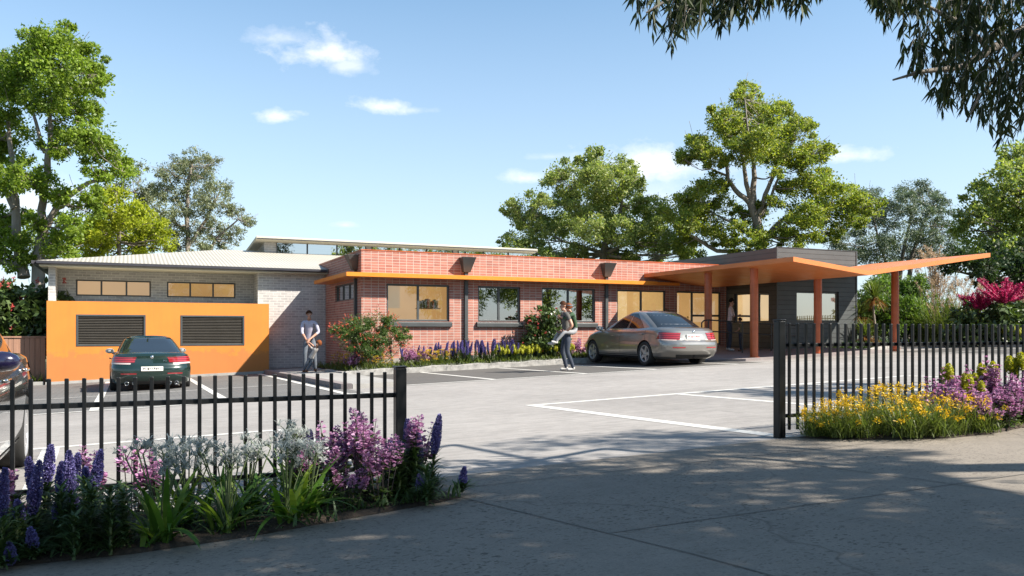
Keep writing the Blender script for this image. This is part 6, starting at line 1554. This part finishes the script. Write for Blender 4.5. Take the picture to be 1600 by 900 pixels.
fingers(J, b, 'wrir', 'hr', (-.8, .1, .1), (-.1, -.8, 0), 1, .8); fingers(J, b, 'wril', 'hl', (.8, .1, .1), (.1, -.8, 0), 1, .8)
G = figure('girl in a green jumper riding piggyback with her arms round his neck', F2.location, FA, J, b, [cloth('green_jumper', (.022, .055, .022)), M['skin'], cloth('grey_leggings', (.22, .22, .23)), pale], .66, M['hair_auburn'])
# headband
MB().lathe([(.098, -.014), (.102, 0), (.098, .014)], (.06, -.075, 1.665), 'Z', 20).build('headband', cloth('grey_headband', (.15, .15, .17)), G)

# woman and boy under the canopy
zw = ent_z(17.85, 21.4) + .002
J, b = base_body(1.68, .86, .03)
leg(J, b, 1, (.09, 0, .90), (.10, .06, .50), (.10, .02, .09), (.11, .18, .035), fat=.92); leg(J, b, -1, (-.09, 0, .90), (-.13, .0, .50), (-.17, -.10, .09), (-.18, .06, .035), fat=.92)
arm(J, b, 1, (.165, .04, 1.41), (.21, .12, 1.15), (.05, .30, 1.20), 1.0, fat=.85); arm(J, b, -1, (-.165, .04, 1.41), (-.22, .12, 1.15), (-.05, .31, 1.18), 1.0, fat=.85)
fingers(J, b, 'wrir', 'hr', (-.5, .7, .1), (-.5, -.4, -.4), 1, .9); fingers(J, b, 'wril', 'hl', (.5, .7, .1), (.5, -.4, -.4), 1, .9)
J['nose'] = (0, J['nose'][1] - .01, 1.60, .011)
figure('woman in a pale checked shirt and jeans standing under the canopy', (17.62, 21.35, zw), R(-90) + R(-50), J, b, [cloth('checked_shirt', (.55, .45, .44), .3), M['skin'], jean, pale], .60, M['hair_dark'], .955)
J, b = base_body(1.3, .9, .0)
leg(J, b, 1, (.09, 0, .90), (.09, .02, .50), (.09, -.02, .09), (.10, .14, .035)); leg(J, b, -1, (-.09, 0, .90), (-.09, .0, .50), (-.09, -.04, .09), (-.10, .12, .035))
arm(J, b, 1, (.17, 0, 1.41), (.22, .05, 1.15), (.14, .2, 1.05), .6); arm(J, b, -1, (-.17, 0, 1.41), (-.22, .05, 1.15), (-.14, .2, 1.05), .6)
fingers(J, b, 'wrir', 'hr', (-.3, .6, -.2), (-.5, 0, -.5), 1); fingers(J, b, 'wril', 'hl', (.3, .6, -.2), (.5, 0, -.5), 1)
J['head'] = (*J['head'][:3], (.098, .112)); J['crown'] = (*J['crown'][:2], 1.75, (.078, .09)); J['jaw'] = (*J['jaw'][:3], (.075, .08))
figure('small boy in an olive top seen from behind, next to the woman', (17.72, 20.95, ent_z(17.72, 20.95) + .002), R(115) - R(90) + R(20), J, b, [cloth('olive_top', (.11, .09, .045)), M['skin'], cloth('dark_jeans', (.014, .020, .035)), brown], .62, M['hair_brown'], .60)
# ------------------------------------------------------------------ sun, sky, camera
SUND = Vector((.82, -.78, 1.0)).normalized()
elev = math.asin(SUND.z); rot = math.atan2(SUND.x, SUND.y)
L = bpy.data.lights.new('sun', 'SUN'); L.energy = 5.0; L.angle = R(.53); L.color = (1.0, .93, .82)
lo = bpy.data.objects.new('sun', L); COL.objects.link(lo); lo.rotation_euler = SUND.to_track_quat('Z', 'Y').to_euler()
W = bpy.data.worlds.new('World'); S.world = W; t = NT(W)
sky = t.n('ShaderNodeTexSky', sky_type='NISHITA', sun_disc=False, sun_elevation=elev, sun_rotation=rot, altitude=0, air_density=1.0, dust_density=.35, ozone_density=.9)
gen = t.n('ShaderNodeTexCoord').outputs['Generated']
cl = None
for (x, y, sx, sy, a, nz) in ((492, 84, 78, 42, .95, 1.), (452, 62, 60, 26, .5, 1.), (540, 102, 45, 24, .6, 1.), (430, 181, 38, 17, .9, 1.), (603, 165, 50, 20, .85, 1.), (640, 172, 40, 10, .4, 1), (1020, 256, 125, 52, 1., .8), (960, 266, 75, 36, .8, .8), (820, 279, 38, 17, .7, 1.), (860, 245, 45, 10, .3, 1), (1325, 243, 52, 22, .8, 1.), (1030, 320, 130, 60, .4, .8),
                          (540, 352, 26, 9, .5, 1.), (60, 320, 120, 50, .75, .8), (110, 130, 60, 30, .2, 1)):
    d = Vector(ray(x, y)).normalized(); rt = Vector((d.y, -d.x, 0)).normalized(); up = rt.cross(d)
    def dot(vv):
        nd = t.n('ShaderNodeVectorMath', operation='DOT_PRODUCT'); t.set(nd.inputs[0], gen); nd.inputs[1].default_value = vv
        return nd.outputs['Value']
    df = dot(d); s0 = FPX
    a_ = t.math('DIVIDE', t.math('MULTIPLY', dot(rt), s0 / sx), df); b_ = t.math('DIVIDE', t.math('MULTIPLY', dot(up), s0 / sy), df)
    # flat base, billowing top
    b2 = t.math('MULTIPLY', b_, t.math('ADD', 1.25, t.math('MULTIPLY', t.math('LESS_THAN', b_, 0.), .55)))
    r2 = t.math('ADD', t.math('MULTIPLY', a_, a_), t.math('MULTIPLY', b2, b2))
    f = t.math('SUBTRACT', 1.0, t.math('SQRT', r2))
    f = t.math('MULTIPLY', f, t.math('GREATER_THAN', df, 0.))
    n1 = t.math('SUBTRACT', t.noise(t.scaled(gen, (1, 1, 1.7)), 22 * nz, 7, .62), .5)
    f = t.math('ADD', f, t.math('MULTIPLY', n1, 2.6))
    near = t.math('LESS_THAN', r2, 4.)
    f = t.math('MULTIPLY', t.math('MULTIPLY', t.ramp(f, [(.0, 0.), (.45, .35), (1.0, .9)]), a), near)
    cl = f if cl is None else t.math('MAXIMUM', cl, f)
sz = t.n('ShaderNodeSeparateXYZ'); t.set(sz.inputs[0], gen)
skyc = t.mix(1.0, sky.outputs[0], t.ramp(sz.outputs[2], [(.0, (.80, .93, 1.10)), (.12, (.90, 1.0, 1.06)), (.5, (.92, 1.10, 1.08))]), 'MULTIPLY')
hz_ = t.ramp(sz.outputs[2], [(.0, .74), (.08, .62), (.2, .36), (.38, .06)])
skyc = t.mix(hz_, skyc, (3.85, 4.45, 5.0))
colr = t.mix(cl, skyc, CLOUDC if 'CLOUDC' in globals() else (6.2, 6.3, 6.5))
bg = t.n('ShaderNodeBackground'); t.set(bg.inputs[0], colr); bg.inputs[1].default_value = .08
o = t.n('ShaderNodeOutputWorld'); t.set(o.inputs[0], bg.outputs[0])
cam = bpy.data.cameras.new('camera'); co = bpy.data.objects.new('camera', cam); COL.objects.link(co)
co.location = (0, 0, CAMH); co.rotation_euler = (R(90), 0, -math.atan2(CC, SS))
cam.sensor_width = 36; cam.lens = 36 * FPX / 1600; cam.shift_y = (HORY - 450) / 1600; cam.clip_end = 4000; cam.clip_start = .05
S.camera = co
S.view_settings.view_transform = 'Standard'; S.view_settings.look = 'None'; S.view_settings.exposure = 1.36; S.view_settings.gamma = 1; S.view_settings.use_curve_mapping = False
S.cycles.max_bounces = 8; S.cycles.diffuse_bounces = 3; S.cycles.glossy_bounces = 4; S.cycles.transparent_max_bounces = 16; S.cycles.transmission_bounces = 4
S.cycles.sample_clamp_indirect = 6; S.cycles.caustics_reflective = False; S.cycles.caustics_refractive = False
